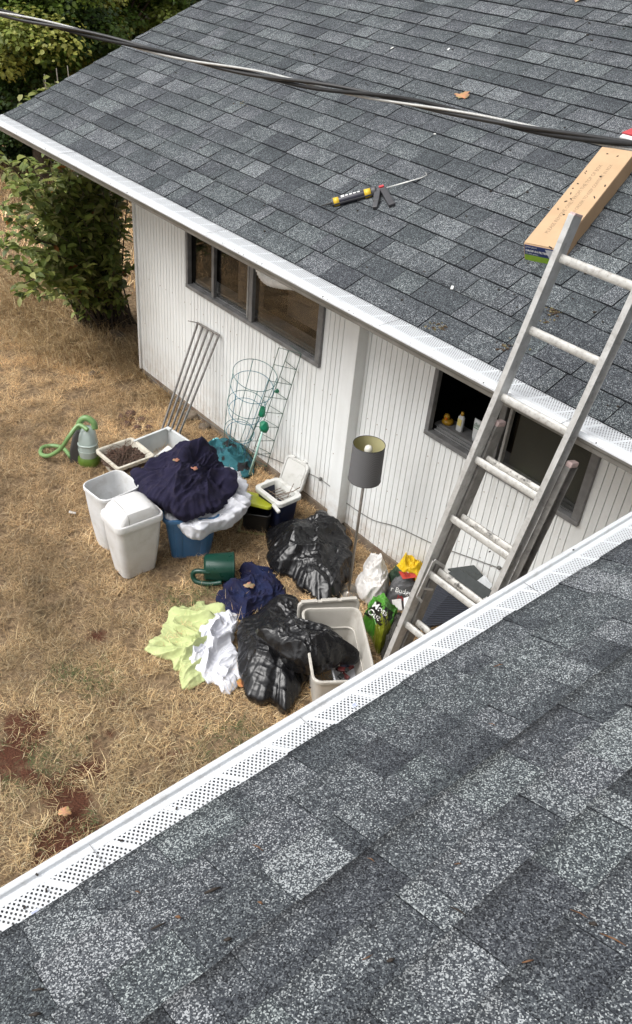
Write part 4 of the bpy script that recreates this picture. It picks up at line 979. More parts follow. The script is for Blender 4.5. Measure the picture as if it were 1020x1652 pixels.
for k in range(9):
    f = .05+.95*k/8; p = [a_.lerp(b_, f) for a_, b_ in zip(bt, tp)]; b = MB(); b.tube([p[0], p[2]], .0026, 5); b.tube([p[1], p[2]], .0026, 5); b.build('crosspiece', wire_g, t)
tm_ = simple('green_plastic_tie', (.005, .17, .085), rough=.4); lt = simple('clear_green_sleeve', (.40, .62, .55), rough=.3)
for (px, py, s, f) in ((423, 664, .03, .4), (427, 686, .04, .4), (447, 630, .015, .5)):
    p = HX(px, py, 1, YW-.2); o_ = [(p.x+s*math.cos(a)*rnd.uniform(.6, 1.2), p.y+s*math.sin(a)*rnd.uniform(.6, 1.2)) for a in np.arange(0, 6.2, .9)]
    blob('plastic_tie', o_, p.z-s*.4, s*1.5, tm_, parent=t, wr=.04, sc=22, seed=px, n=30, m=14, under=s*1.2, tuck=s*.6, base_z=p.z-s*2)
a_ = HX(403, 765, 1, YW-.28); b_ = HX(424, 695, 1, YW-.22); b = MB(); b.tube([a_, a_.lerp(b_, .5)+Vector((.004, 0, 0)), b_], [.012, .010, .008], 8); b.build('sleeve', lt, t, smooth=True)

# yellow lidded box stack
t = thing('plastic_caddy', 'black open box with a yellow green lid tilted on it beside the cooler', 'box', (-4.33, 3.37, 0), .75)
p = G(407, 846); 
t.location = (p.x+.03, p.y+.03, 0)
vessel(.20, .20, .23, .23, .19, .03, rim=.006, rimh=.012).build('caddy_body', M['black_plastic'], t, smooth=True, local=True, auto=35)
mb = MB(); R3 = Matrix.Rotation(-.28, 3, 'X') @ Matrix.Rotation(.1, 3, 'Y')
rings = [[R3 @ q+Vector((-.01, .03, .235)) for q in rr_ring(w, w, .04, z, 5)] for w, z in ((.24, -.02), (.255, -.018), (.26, 0), (.255, .006), (.23, .006), (.225, .0), (.05, .0))]
mb.loft(rings); mb.build('lid', M['lime_plastic'], t, smooth=True, local=True, auto=35)
mb = MB(); mb.bar((-.13, -.13, .012), (.10, -.13, .012), .022, .012); mb.bar((-.13, -.13, .012), (-.13, .08, .012), .022, .012); mb.build('tray_edge', plastic('olive_tray', (.20, .19, .07), rough=.6), t, local=True, bevel=.003)

# cooler
cc_ = (-4.27, 3.60, 0); t = thing('cool_box', 'navy cooler with a white rim full of loose wire, its white lid leaning behind', 'cooler', cc_, .02)
vessel(.24, .19, .29, .215, .27, .03, th=.02, rim=.0, rimh=.01, floor=.05, n=5).build('cooler_body', M['cooler_navy'], t, smooth=True, local=True, auto=35)
mb = MB(); Rg = [rr_ring(.30, .225, .035, .255, 6), rr_ring(.335, .255, .045, .265, 6), rr_ring(.335, .255, .045, .295, 6), rr_ring(.325, .245, .04, .30, 6), rr_ring(.265, .185, .03, .30, 6), rr_ring(.255, .175, .03, .29, 6), rr_ring(.245, .165, .03, .20, 6), rr_ring(.24, .16, .03, .06, 6)]
mb.loft(Rg, False, True); mb.build('rim_liner', M['cooler_white'], t, smooth=True, local=True, auto=35)
mb = MB(); mb.bar((.10, -.135, .275), (.20, -.15, .262), .03, .03); mb.bar((-.17, .0, .275), (-.185, .05, .275), .03, .03); mb.build('handle', M['cooler_white'], t, local=True, bevel=.01)
mb = MB()
for k in range(6): x = -.08+.033*k; mb.tube([(x, -.085, .24+.004*k), (x+.01, .09, .25)], .0028, 5)
mb.tube([(-.11, -.02, .25), (.11, -.01, .262)], .003, 5); mb.tube([(.02, -.02, .27), (.11, .06, .33), (.13, .12, .36)], .004, 5); mb.tube([(.09, .02, .27), (.07, .1, .37)], .003, 5)
mb.build('wire_rack', simple('rusty_wire', (.20, .15, .11), (.10, .07, .05), 40, rough=.6, metal=.4), t, local=True)
# lid leaning on wall
lc = [G(452, 778, .14), HX(461, 730, 1, YW-.025), HX(499, 752, 1, YW-.025), G(488, 797, .12)]
cen = sum(lc, Vector())/4; xd = ((lc[2]-lc[1])+(lc[3]-lc[0])).normalized(); yd = ((lc[1]-lc[0])+(lc[2]-lc[3])); yd = (yd-xd*yd.dot(xd)).normalized(); zd = xd.cross(yd)
wl_ = ((lc[2]-lc[1]).length+(lc[3]-lc[0]).length)/2*.95; hl_ = ((lc[1]-lc[0]).length+(lc[2]-lc[3]).length)/2; R3 = Matrix((xd, yd, zd)).transposed()
t2 = thing('cooler_lid', 'white cooler lid standing open against the siding', 'lid', cen)
mb = MB(); mb.loft([[cen+R3 @ q for q in rr_ring(wl_*a, hl_*a, .04*a, z, 6)] for a, z in ((.95, -.02), (1.0, -.012), (1.0, .008), (.97, .014), (.88, .014), (.86, .006), (.82, .004), (.80, .010), (.3, .010))]); mb.build('lid_panel', M['cooler_white'], t2, smooth=True, auto=30)
mb = MB()
for s in (-1, 1): mb.box(cen+R3 @ Vector((s*wl_*.25, hl_*.5, 0)), (.05, .025, .03), R3)
mb.build('hinge_tab', M['cooler_white'], t2, bevel=.006)

# black bag in the middle
b1px = ((432, 872), (440, 850), (462, 845), (490, 838), (520, 828), (545, 848), (566, 880), (566, 925), (545, 958), (520, 966), (490, 948), (468, 925), (440, 915))
blob('rubbish_bag', [tuple(G(a, b, .06))[:2] for a, b in b1px], .06, .15, M['bag_black'], 'black rubbish bag slumped between the cooler and the floor lamp', 'rubbish bag', 'black rubbish bags', under=.06, tuck=.03, wr=.11, sc=3.0, seed=41, n=340, m=130, edge=.08, ang=1.2, k=2.4, crumple=.015, p=1.9, zf=lambda x, y: .07*mn.noise(Vector((x*3, y*3, 9))))
# floor lamp
lp_ = G(562, 958); t = thing('floor_lamp', 'slim floor lamp with a grey drum shade standing by the wall', 'floor lamp', (lp_.x, lp_.y, 0))
met = simple('brushed_pole', (.30, .28, .25), (.22, .2, .18), 30, rough=.35, metal=.7)
b = MB(); b.tube([(0, 0, .01), (0, 0, 1.2)], .0095, 12); b.build('pole', met, t, smooth=True, local=True)
b = MB(); b.lathe([(.0, 0), (.12, 0), (.12, .012), (.02, .022), (.012, .03), (0, .03)], 32); b.build('base', met, t, smooth=True, local=True, auto=40)
sm = NT('woven_shade'); u = sm.noise(1, 2, .5, sm.mapv((160, 160, 160))); pz = sm.xyz(); wv = sm.n.new('ShaderNodeTexWave'); wv.inputs['Scale'].default_value = 42; sm.l.new(sm.mapv((1, 1, 1), (0, .6, 0)), wv.inputs[0])
sm.set(color=sm.mix(wv.outputs['Fac'], (.085, .085, .09), (.13, .13, .135)), rough=.75)
b = MB(); b.lathe([(.112, 1.05), (.108, 1.33)], 48); sh = b.build('lamp_shade', sm.m, t, smooth=True, local=True); sh.data.polygons.foreach_set('use_smooth', [True]*len(sh.data.polygons))
# open the caps: rebuild without caps
bm = bmesh.new(); bm.from_mesh(sh.data); bmesh.ops.delete(bm, geom=[f for f in bm.faces if len(f.verts) > 4], context='FACES_ONLY'); bm.to_mesh(sh.data); bm.free()
b = MB(); b.lathe([(.110, 1.051), (.106, 1.329)], 48); ln = b.build('shade_lining', simple('yellowed_lining', (.40, .37, .20), (.34, .32, .17), 8, rough=.8), sh, smooth=True, local=True)
bm = bmesh.new(); bm.from_mesh(ln.data); bmesh.ops.delete(bm, geom=[f for f in bm.faces if len(f.verts) > 4], context='FACES_ONLY'); bm.to_mesh(ln.data); bm.free()
for z, r in ((1.052, .1115), (1.33, .1075)):
    b = MB(); b.tube([(r*math.cos(k*PI/24), r*math.sin(k*PI/24), z) for k in range(48)], .0022, 6, closed=True); b.build('shade_rim', simple('rim_dark', (.05, .05, .05)), sh, smooth=True, local=True)
b = MB(); b.lathe([(0, 1.19), (.016, 1.19), (.016, 1.235), (.014, 1.24), (.022, 1.262), (.029, 1.285), (.024, 1.308), (.012, 1.318), (0, 1.32)], 20); b.build('bulb', plastic('white_bulb', (.7, .69, .62), rough=.3), t, smooth=True, local=True)

# watering can lying on its side
wc = G(345, 932); t = thing('watering_can', 'dark green plastic watering can lying on its side below the blue tub', 'watering can', (wc.x, wc.y, 0), math.atan2(*(G(378, 925)-G(315, 925)).yx))
mb = MB(); Rx = Matrix.Rotation(math.radians(90), 3, 'Y')
rings = []
for x, w, h_ in ((-.075, .14, .16), (-.06, .18, .185), (.02, .20, .195), (.13, .21, .205), (.15, .205, .20), (.156, .18, .18)):
    rings.append([Vector((x, q.x, q.y+.103)) for q in rr_ring(w, h_, .075, 0, 7)])
mb.loft(rings); mb.build('can_body', M['can_green'], t, smooth=True, local=True, auto=40)
mb = MB(); mb.tube(crom([Vector(p) for p in ((-.03, -.08, .12), (-.09, -.07, .125), (-.135, -.06, .115), (-.155, -.06, .09), (-.15, -.07, .055), (-.12, -.09, .035), (-.03, -.11, .035), (.06, -.11, .05))], 6), .019, 10); mb.build('handle', M['can_green'], t, smooth=True, local=True)
mb = MB(); mb.tube(crom([Vector(p) for p in ((.12, .08, .05), (.05, .16, .03), (-.06, .22, .025))], 6), [.022-.0008*i for i in range(13)], 10); mb.build('spout', M['can_green'], t, smooth=True, local=True)
mb = MB(); mb.loft([[Vector((x, q.x, q.y+.103)) for q in rr_ring(.216, .212, .078, 0, 7)] for x in (.137, .149)]); mb.build('foot_ring', M['can_green'], t, smooth=True, local=True, auto=40)

# clothes on the ground
blob('clothes_heap', [tuple(G(*p))[:2] for p in ((352, 972), (358, 950), (385, 940), (390, 917), (412, 914), (440, 925), (458, 950), (452, 968), (420, 985), (390, 1003), (372, 990))], .02, .07, M['navy2'], 'small heap of navy clothes behind the lime and white sheets', 'clothes', wr=.11, sc=6.5, seed=51, n=220, m=80, edge=.10)
blob('bed_sheet', [tuple(G(*p))[:2] for p in ((234, 1046), (252, 1025), (270, 995), (286, 983), (318, 977), (342, 978), (362, 986), (356, 1010), (340, 1040), (335, 1075), (328, 1097), (296, 1108), (285, 1082), (262, 1060))], .015, .045, M['lime_cloth'], 'pale lime green sheet lying crumpled on the dry grass', 'sheet', wr=.13, sc=5.2, seed=61, n=340, m=130, edge=.12, ang=.75, k=2.8, p=3)
blob('bed_sheet', [tuple(G(*p, .03))[:2] for p in ((328, 1002), (345, 990), (372, 985), (384, 1000), (378, 1030), (388, 1060), (388, 1085), (378, 1112), (362, 1118), (352, 1104), (325, 1095), (303, 1082), (300, 1062), (315, 1035))], .025, .06, M['white_cloth'], 'white sheet crumpled beside the lime green one', 'sheet', wr=.11, sc=7, seed=71, n=320, m=120, edge=.10, ang=1.9, k=2.2, p=3)
blob('rubbish_bag', [tuple(G(a, b, .08))[:2] for a, b in ((384, 1015), (400, 992), (432, 980), (455, 978), (490, 992), (512, 1020), (508, 1060), (492, 1098), (475, 1132), (460, 1146), (440, 1128), (415, 1128), (388, 1090))], .08, .22, M['bag_black'], 'black rubbish bag leaning against the taupe tote beside the white sheet', 'rubbish bag', 'black rubbish bags', under=.08, tuck=.02, wr=.11, sc=3.0, seed=81, n=340, m=130, edge=.07, ang=-.6, k=2.6, crumple=.014, p=1.8, zf=lambda x, y: .06*mn.noise(Vector((x*3.5, y*3.5, 2))), centre=tuple(G(455, 1040, .1)))

# tote with lid
tc = (-2.68, 2.78, 0); t = thing('storage_tote', 'open taupe storage tote partly hidden by the near gutter', 'tote', tc, .12)
tx_ = [G(505, 985, .38), G(578, 982, .38), G(612, 1055, .38), G(490, 1078, .38), G(545, 1098, .38)]
xd = (tx_[2]-tx_[1]).normalized(); ang_t = math.radians(-33); t.rotation_euler[2] = ang_t
yv = Vector((-math.sin(ang_t), math.cos(ang_t), 0)); cx_ = (tx_[1]+tx_[2])/2-yv*.24; t.location = (-2.63, 2.80, 0)
vessel(.56, .31, .64, .38, .38, .05, th=.006, rim=.012, rimh=.02, n=6).build('tote_body', M['tote'], t, smooth=True, local=True, auto=32)
mb = MB()
for z, w_ in ((.22, .0),):
    mb.loft([rr_ring(.594+w_, .338, .05, z, 6), rr_ring(.594+w_, .338, .05, z+.01, 6), rr_ring(.580+w_, .324, .05, z+.012, 6), rr_ring(.580, .324, .05, z, 6)], False, False)
mb.build('step_ridge', M['tote'], t, smooth=True, local=True)
# loose bag tail inside the tote
bt_ = [G(*p) for p in ((440, 985, .40), (490, 985, .44), (530, 998, .42), (558, 1018, .43), (582, 1030, .43), (558, 1036, .40), (545, 1048, .38), (538, 1066, .30), (518, 1072, .30), (498, 1064, .34), (478, 1058, .36), (450, 1040, .35), (420, 1020, .33))]
blob('bag_tail', [(p.x, p.y) for p in bt_], .30, .15, M['bag_black'], 'black plastic bag draped over the side and into the taupe tote', 'rubbish bag', 'black rubbish bags', under=.12, tuck=.03, wr=.08, sc=4, seed=91, n=260, m=90, edge=.08, ang=-.3, k=2.5, crumple=.012, p=2.2, base_z=.16)
# tote lid standing behind
la, lb = G(482, 973, .37), G(582, 966, .37); d = (lb-la); L_ = d.length; d.normalize(); nrm = Vector((-d.y, d.x, 0)).normalized()
t = thing('tote_lid', 'taupe tote lid standing on edge behind the open tote', 'lid', ((la+lb)/2)-Vector((0, 0, .36)))
cl_ = (la+lb)/2-Vector((0, 0, .19)); up_ = (Vector((0, 0, 1))+nrm*.12).normalized(); zd = d.cross(up_).normalized(); R3 = Matrix((d, up_, zd)).transposed()
mb = MB(); mb.loft([[cl_+R3 @ q for q in rr_ring(L_*a, .36*a, .04, z, 5)] for a, z in ((1, -.012), (1.0, .014), (.97, .016), (.93, .014), (.92, .002), (.4, .002))]); mb.build('lid_panel', M['tote'], t, smooth=True, auto=30)
mb = MB()
for k in range(3): mb.box(cl_+R3 @ Vector((L_*(-.32+.32*k), .183, .002)), (L_*.26, .010, .032), R3)
mb.build('lid_edge', M['tote'], t, bevel=.003)
# basket inside the tote
bc = G(556, 1076, .17)
t = thing('plastic_basket', 'small white plastic basket with odds and ends inside the taupe tote', 'basket', (G(560, 1082, .14).x, G(560, 1082, .14).y, .045), ang_t+.04)
wp_ = plastic('white_basket', (.62, .63, .66))
mb = MB(); mb.loft([rr_ring(.25, .19, .05, .10, 7), rr_ring(.27, .21, .055, .10, 7), rr_ring(.27, .21, .055, .115, 7), rr_ring(.25, .19, .05, .115, 7), rr_ring(.25, .19, .05, .10, 7)], False, False); mb.build('basket_rim', wp_, t, smooth=True, local=True, auto=40)
mb = MB(); Rg = rr_ring(.25, .19, .05, 0, 8)
for q in Rg: mb.bar((q.x*.85, q.y*.85, 0), (q.x, q.y, .105), .007, .004)
mb.box((0, 0, .004), (.20, .15, .008)); mb.build('slats', wp_, t, local=True)
mb = MB()
for k in range(14): mb.box((rnd.uniform(-.07, .07), rnd.uniform(-.05, .05), rnd.uniform(.03, .10)), (rnd.uniform(.02, .06), .03, .02), Matrix.Rotation(rnd.uniform(0, 3), 3, 'Z') @ Matrix.Rotation(rnd.uniform(-.6, .6), 3, 'X'), rnd.choice([(.012, .013, .014), (.02, .03, .07), (.02, .02, .02), (.13, .02, .02)]))
mb.build('contents', M['paint_attr'], t, local=True, bevel=.003)

# ---------------------------------------------------------------- text
def text_mb(body, size, X, Y, org, extrude=0.0, align='LEFT', bold=0.0):
    cu = bpy.data.curves.new('lettering', 'FONT'); cu.body = body; cu.size = size; cu.align_x = align; cu.extrude = extrude; cu.offset = bold; cu.resolution_u = 3
    o = bpy.data.objects.new('lettering', cu); COL.objects.link(o); dg = bpy.context.evaluated_depsgraph_get(); me = bpy.data.meshes.new_from_object(o.evaluated_get(dg))
    mb = MB(); X = Vector(X); Y = Vector(Y); org = Vector(org); Z = X.cross(Y)
    mb.add([org+X*v.co.x+Y*v.co.y+Z*v.co.z for v in me.vertices], [p.vertices[:] for p in me.polygons])
    bpy.data.objects.remove(o); bpy.data.curves.remove(cu); bpy.data.meshes.remove(me); return mb

# ---------------------------------------------------------------- garden bags
def bagpoly(pts, zs): return [tuple(G(a, b, zs))[:2] for a, b in pts]
film = simple('white_bag_film', (.62, .61, .60), (.50, .48, .46), 9, rough=.42, bump=.5, bscale=45, bdist=.004, dirt=(.25, .19, .13), dirt_amt=.4, dscale=10)
blob('soil_bag', [tuple(G(a, b, z))[:2] for a, b, z in ((593, 880, .30), (612, 888, .30), (628, 905, .25), (628, 935, .2), (620, 962, .12), (600, 968, .1), (578, 960, .05), (580, 935, .08), (592, 915, .2))], .10, .24, film, 'crumpled empty white bag between the lamp and the green bag', 'bag', 'garden product bags', under=.10, tuck=.04, wr=.12, sc=6, seed=101, n=200, m=80, edge=.08, ang=1.3, k=2.5, crumple=.02)
o = blob('soil_bag', [tuple(G(a, b, z))[:2] for a, b, z in ((642, 900, .28), (655, 892, .3), (683, 905, .3), (690, 925, .2), (680, 945, .15), (650, 945, .15), (632, 935, .15), (634, 915, .2))], .12, .22, M['paint_attr'], 'bag with a yellow top and red badge slumped at the wall behind the ladder', 'bag', 'garden product bags', under=.12, tuck=.03, wr=.10, sc=8, seed=111, n=200, m=70, edge=.1, crumple=.02,
     colf=lambda x, y, z, w: (.66, .44, .015) if (y > 3.76+.04*mn.noise(Vector((x*9, y*9, 0)))) else ((.05, .08, .05) if w > 0 else (.03, .05, .035)))
p = HX(652, 915, 1, 3.80)
mb = MB(); 
q0 = G(644, 922, .30); 
for k in range(6):
    for j in range(6): pass
mb = MB(); gx = Vector((.75, -.3, 0)).normalized(); gy = Vector((.35, .75, 0)).normalized(); o0 = G(643, 922, .33)
N_ = 6; mb.add([o0+gx*.085*i/N_+gy*.11*j/N_ for i in range(N_+1) for j in range(N_+1)], [(i*(N_+1)+j, (i+1)*(N_+1)+j, (i+1)*(N_+1)+j+1, i*(N_+1)+j+1) for i in range(N_) for j in range(N_)])
drape(o, mb, up=(.0, -.25, 1)); mb.build('red_badge', simple('badge_red', (.42, .035, .02)), o, smooth=True)
mb = text_mb('20', .055, gx, gy, o0+gx*.012+gy*.03); drape(o, mb, up=(.0, -.25, 1), lift=.006); mb.build('badge_number', simple('badge_print', (.75, .7, .6)), o)
o = blob('soil_bag', [tuple(G(a, b, z))[:2] for a, b, z in ((626, 935, .2), (640, 925, .25), (668, 925, .25), (680, 945, .2), (672, 965, .15), (645, 968, .12), (625, 958, .12))], .06, .22, M['paint_attr'], 'grey bag printed with white and red lettering between green bag and ladder', 'bag', 'garden product bags', under=.06, tuck=.02, wr=.06, sc=7, seed=121, n=180, m=60, edge=.06, crumple=.012,
     colf=lambda x, y, z, w: (.085, .085, .088))
wht = simple('white_print', (.75, .75, .73)); redp = simple('red_print', (.45, .03, .03))
dv = Vector((.47, -.57, .68)).normalized(); p0_ = G(648, 950, .22)
a_ = HP(632, 953, p0_, dv); b_ = HP(664, 961, p0_, dv); X_ = (b_-a_).normalized(); Y_ = dv.cross(X_)
mb = text_mb('r Budget', .050, X_, Y_, a_-X_*.01); drape(o, mb, up=dv, lift=.005); mb.build('lettering', wht, o)
mb = text_mb('Mulch', .045, X_, Y_, a_-Y_*.048+X_*.05); drape(o, mb, up=dv, lift=.005); mb.build('lettering', redp, o)
# moss bag
gpx = ((604, 945, .30), (615, 950, .28), (632, 968, .25), (648, 976, .25), (640, 1000, .12), (630, 1025, .06), (612, 1052, .04), (600, 1025, .06), (588, 995, .12), (590, 975, .2))
def mosscol(x, y, z, w):
    g = HPROJ(x, y, z)
    if g[1] > 1003+4*mn.noise(Vector((x*8, y*8, z))): return (.16, .19, .012) if w < .1 else (.20, .23, .03)
    return (.035, .155, .012) if w < .12 else (.075, .24, .03)
def HPROJ(x, y, z):
    v = RW.T @ (np.array([x, y, z])-EYE); return (510+FPX*v[0]/v[2], 826+FPX*v[1]/v[2])
gc0 = G(612, 1000, .2); gdir = (G(612, 1040, .2)-G(612, 960, .2)).normalized()
def mosscol(x, y, z, w):
    s = (Vector((x, y, 0))-gc0).dot(gdir)
    if s > .03+.02*mn.noise(Vector((x*8, y*8, z))): return (.15, .17, .012)
    return (.04, .17, .014) if w < .12 else (.07, .23, .03)
o = blob('moss_killer_bag', [tuple(G(a, b, z))[:2] for a, b, z in gpx], .08, .24, M['paint_attr'], 'bright green bag with a black panel of white lettering beside the tote', 'bag', 'garden product bags', under=.08, tuck=.02, wr=.07, sc=6, seed=131, n=220, m=80, edge=.06, crumple=.012, colf=mosscol)
p0_ = G(608, 985, .24); X_ = (HP(620, 994, p0_, dv)-HP(598, 978, p0_, dv)).normalized(); Y_ = dv.cross(X_)
mb = MB(); N_ = 8; o0 = HP(587, 990, p0_, dv); mb.add([o0+X_*(.165*i/N_)+Y_*(.13*j/N_)+X_*.02*(j/N_) for i in range(N_+1) for j in range(N_+1)], [(i*(N_+1)+j, (i+1)*(N_+1)+j, (i+1)*(N_+1)+j+1, i*(N_+1)+j+1) for i in range(N_) for j in range(N_)])
drape(o, mb, up=dv, lift=.003); mb.build('black_panel', simple('panel_black', (.012, .012, .012), rough=.35), o, smooth=True)
mb = text_mb('Moss', .060, X_, Y_, o0+X_*.012+Y_*.075, bold=.001); drape(o, mb, up=dv, lift=.006); mb.build('lettering', wht, o)
mb = text_mb('Out', .060, X_, Y_, o0+X_*.012+Y_*.018, bold=.001); drape(o, mb, up=dv, lift=.006); mb.build('lettering', wht, o)
# grey rolled fabric right of green bag, papers
blob('grey_jacket', [tuple(G(a, b, .1))[:2] for a, b in ((640, 985), (652, 990), (650, 1015), (640, 1045), (622, 1060), (618, 1040), (628, 1010))], .03, .15, cloth('grey_fabric', (.075, .072, .065), (.05, .048, .044)), 'dark grey crumpled fabric between the green bag and the ladder foot', 'fabric', wr=.09, sc=8, seed=141, n=140, m=50)
patch('paper_sheet', [G(651, 965, .22), G(668, 960, .23), G(669, 977, .2), G(653, 981, .2)], wht, th=.001, wr=.012, sc=9, div=3, label='white crumpled paper tucked between the grey bag and the ladder', cat='paper')
patch('paper_sheet', [G(632, 968, .24), G(648, 966, .24), G(650, 985, .2), G(636, 984, .2)], film, th=.001, wr=.012, sc=9, div=3, label='small grey white wrapper below the grey bag', cat='paper')
# dark ribbed mat and tent
matm = NT('ribbed_mat'); wv = matm.n.new('ShaderNodeTexWave'); wv.inputs['Scale'].default_value = 24; matm.l.new(matm.mapv((1, 1, 1), (0, 0, .6)), wv.inputs[0])
matm.set(color=matm.mix(wv.outputs['Fac'], (.010, .012, .018), (.028, .032, .045)), rough=.85); matm.bump(wv.outputs['Fac'], .8, .006)
t = thing('folded_mat', 'dark navy ribbed mats stacked at the wall behind the ladder rungs', 'mat', G(725, 960))
def lay(a, b, c, d, th, nm, mt):
    mb = MB(); p = [Vector(a), Vector(b), Vector(c), Vector(d)]; n_ = (p[1]-p[0]).cross(p[3]-p[0]).normalized(); n_ = n_ if n_.z > 0 else -n_
    mb.add(p+[q-n_*th for q in p], [(0, 1, 2, 3), (7, 6, 5, 4), (0, 4, 5, 1), (1, 5, 6, 2), (2, 6, 7, 3), (3, 7, 4, 0)]); return mb.build(nm, mt, t, bevel=.004)
lay(G(675, 1015, .14), G(703, 925, .30), G(745, 935, .34), G(800, 985, .2), .03, 'mat_layer', matm.m)
lay(HX(722, 924, 1, YW-.20), HX(740, 917, 1, YW-.17), HX(795, 955, 1, YW-.20), HX(786, 972, 1, YW-.24), .025, 'mat_layer', simple('grey_mat', (.045, .05, .05), (.035, .04, .04), 20, rough=.85))
lay(HX(722, 917, 1, YW-.16), HX(765, 911, 1, YW-.04), HX(780, 928, 1, YW-.05), HX(767, 942, 1, YW-.18), .02, 'mat_layer', simple('grey_ribbed', (.05, .055, .052), (.035, .04, .04), 60, rough=.85))
lay(HX(768, 938, 1, YW-.17), HX(782, 927, 1, YW-.12), HX(795, 944, 1, YW-.12), HX(785, 957, 1, YW-.18), .003, 'paper_label', simple('label_grey', (.50, .52, .53), rough=.6))

# duck, bottle, cup on the sill
sz = W2[2]+.05
def on_sill(px, py, dy=.14): return HX(px, py, 1, YW+dy)
p = on_sill(724, 672); ym = simple('duck_yellow', (.42, .23, .015), rough=.4)
t = thing('rubber_duck', 'small yellow rubber duck on the inner window sill', 'toy duck', (p.x, p.y, sz))
b = MB(); b.lathe([(0, 0), (.03, .002), (.042, .018), (.040, .034), (.025, .046), (0, .05)], 20); b.build('body', ym, t, smooth=True, local=True)
b = MB(); b.lathe([(0, .04), (.016, .044), (.024, .062), (.018, .08), (0, .087)], 16, (-.005, -.012, 0)); b.build('head', ym, t, smooth=True, local=True)
b = MB(); b.box((.012, -.038, .062), (.018, .018, .007)); b.build('beak', simple('beak_orange', (.7, .15, .01)), t, local=True, bevel=.002)
p = on_sill(744, 680); t = thing('lotion_bottle', 'slim cream bottle with a yellow cap beside the duck', 'bottle', (p.x, p.y, sz))
b = MB(); b.loft([rr_ring(.05, .03, .012, 0, 4), rr_ring(.052, .032, .012, .01, 4), rr_ring(.050, .030, .012, .11, 4), rr_ring(.03, .02, .009, .125, 4)]); b.build('bottle_body', plastic('cream_plastic', (.55, .56, .55)), t, smooth=True, local=True)
b = MB(); b.lathe([(.012, .125), (.012, .15), (0, .152)], 12); b.build('cap', ym, t, smooth=True, local=True)
b = MB(); b.box((0, -.0165, .075), (.034, .002, .05)); b.build('label', simple('yellow_label', (.65, .55, .2)), t, local=True)
p = on_sill(773, 692); t = thing('cream_tube', 'white squeeze tube standing on the sill beside the ladder rail', 'tube', (p.x, p.y, sz))
b = MB(); b.loft([rr_ring(.06, .045, .02, 0, 4), rr_ring(.075, .045, .02, .03, 4), rr_ring(.095, .02, .008, .14, 4), rr_ring(.10, .006, .002, .16, 4)]); b.build('tube_body', plastic('tube_white', (.6, .62, .62)), t, smooth=True, local=True)
b = MB(); b.box((0, -.021, .105), (.07, .003, .004), Matrix.Rotation(-.2, 3, 'X')); b.build('stripe', simple('green_ink', (.1, .25, .12)), t, local=True)
b = text_mb('deb', .04, (1, 0, 0), (0, .2, .98), (-.035, -.019, .115)); b.build('lettering', simple('green_ink2', (.1, .2, .12)), t, local=True)

# ================================================================ extension ladder
Lu = Vector((0, 1, 3.3335)).normalized(); Ln = Vector((0, Lu.z, -Lu.y)).normalized()      # Ln points towards the wall
Lo = Vector((-2.15, 3.245, 2.27))-Ln*.045
def LP(px, py, off=0.0): return HP(px, py, Lo+Ln*off, Ln)
def la_(P): return (P-Lo).dot(Lu)
def LQ(x, s, off=0.0): return Vector((x, 0, 0))+Vector((0, Lo.y, Lo.z))+Lu*s+Ln*off
alu = simple('weathered_aluminium', (.50, .50, .49), (.40, .395, .38), 18, rough=.40, metal=.45, dirt=(.14, .13, .115), dirt_amt=.6, dscale=26)
alud = simple('dark_aluminium', (.26, .25, .235), (.18, .175, .165), 16, rough=.5, metal=.5, dirt=(.07, .065, .06), dirt_amt=.7, dscale=20)
rungm = simple('worn_painted_rung', (.44, .435, .41), (.34, .335, .315), 25, rough=.45, metal=.15, bump=.2, bscale=90, dirt=(.20, .18, .16), dirt_amt=.9, dscale=50)
rungd = simple('chipped_rung', (.50, .49, .46), (.40, .39, .36), 25, rough=.5, metal=.1, dirt=(.03, .028, .026), dirt_amt=1.6, dscale=24)
pinkm = simple('faded_red_cap', (.50, .38, .36), (.36, .27, .26), 60, rough=.7)
rows_l = [(906, 417), (853, 537), (808, 643), (763, 745), (725, 840), (695, 933), (653, 1005)]
ss = [la_(LP(*p)) for p in rows_l]; xl = sum(LP(*p).x for p in rows_l)/7; SP = (ss[0]-ss[-1])/6
xr = (LP(967, 587, -.033).x+LP(862, 803, -.033).x+LP(912, 695, -.033).x)/3; print('xl xr', xl, xr)
s_top = la_(LP(930, 348)); s0 = ss[0]
lad = thing('extension_ladder', 'long aluminium extension ladder leaning on the far gutter', 'ladder', (-1.95, 2.56, 0))
def rail(mb, x, side, s_a, s_b, off, depth=.076, fl=.031, th=.004):
    def P(dx, dn, s): return LQ(x+side*dx, s, off+dn)
    prof = [(0, -depth/2), (fl, -depth/2), (fl, -depth/2+th), (fl-.004, -depth/2+th+.001), (th, -depth/2+th), (th, depth/2-th), (fl, depth/2-th), (fl, depth/2), (0, depth/2)]
    if side < 0: prof = prof[::-1]
    a = [P(dx, dn, s_a) for dx, dn in prof]; b = [P(dx, dn, s_b) for dx, dn in prof]; n = len(a)
    mb.add(a+b, [tuple(range(n))[::-1], tuple(range(n, 2*n))]+[(k, (k+1) % n, n+(k+1) % n, n+k) for k in range(n)])
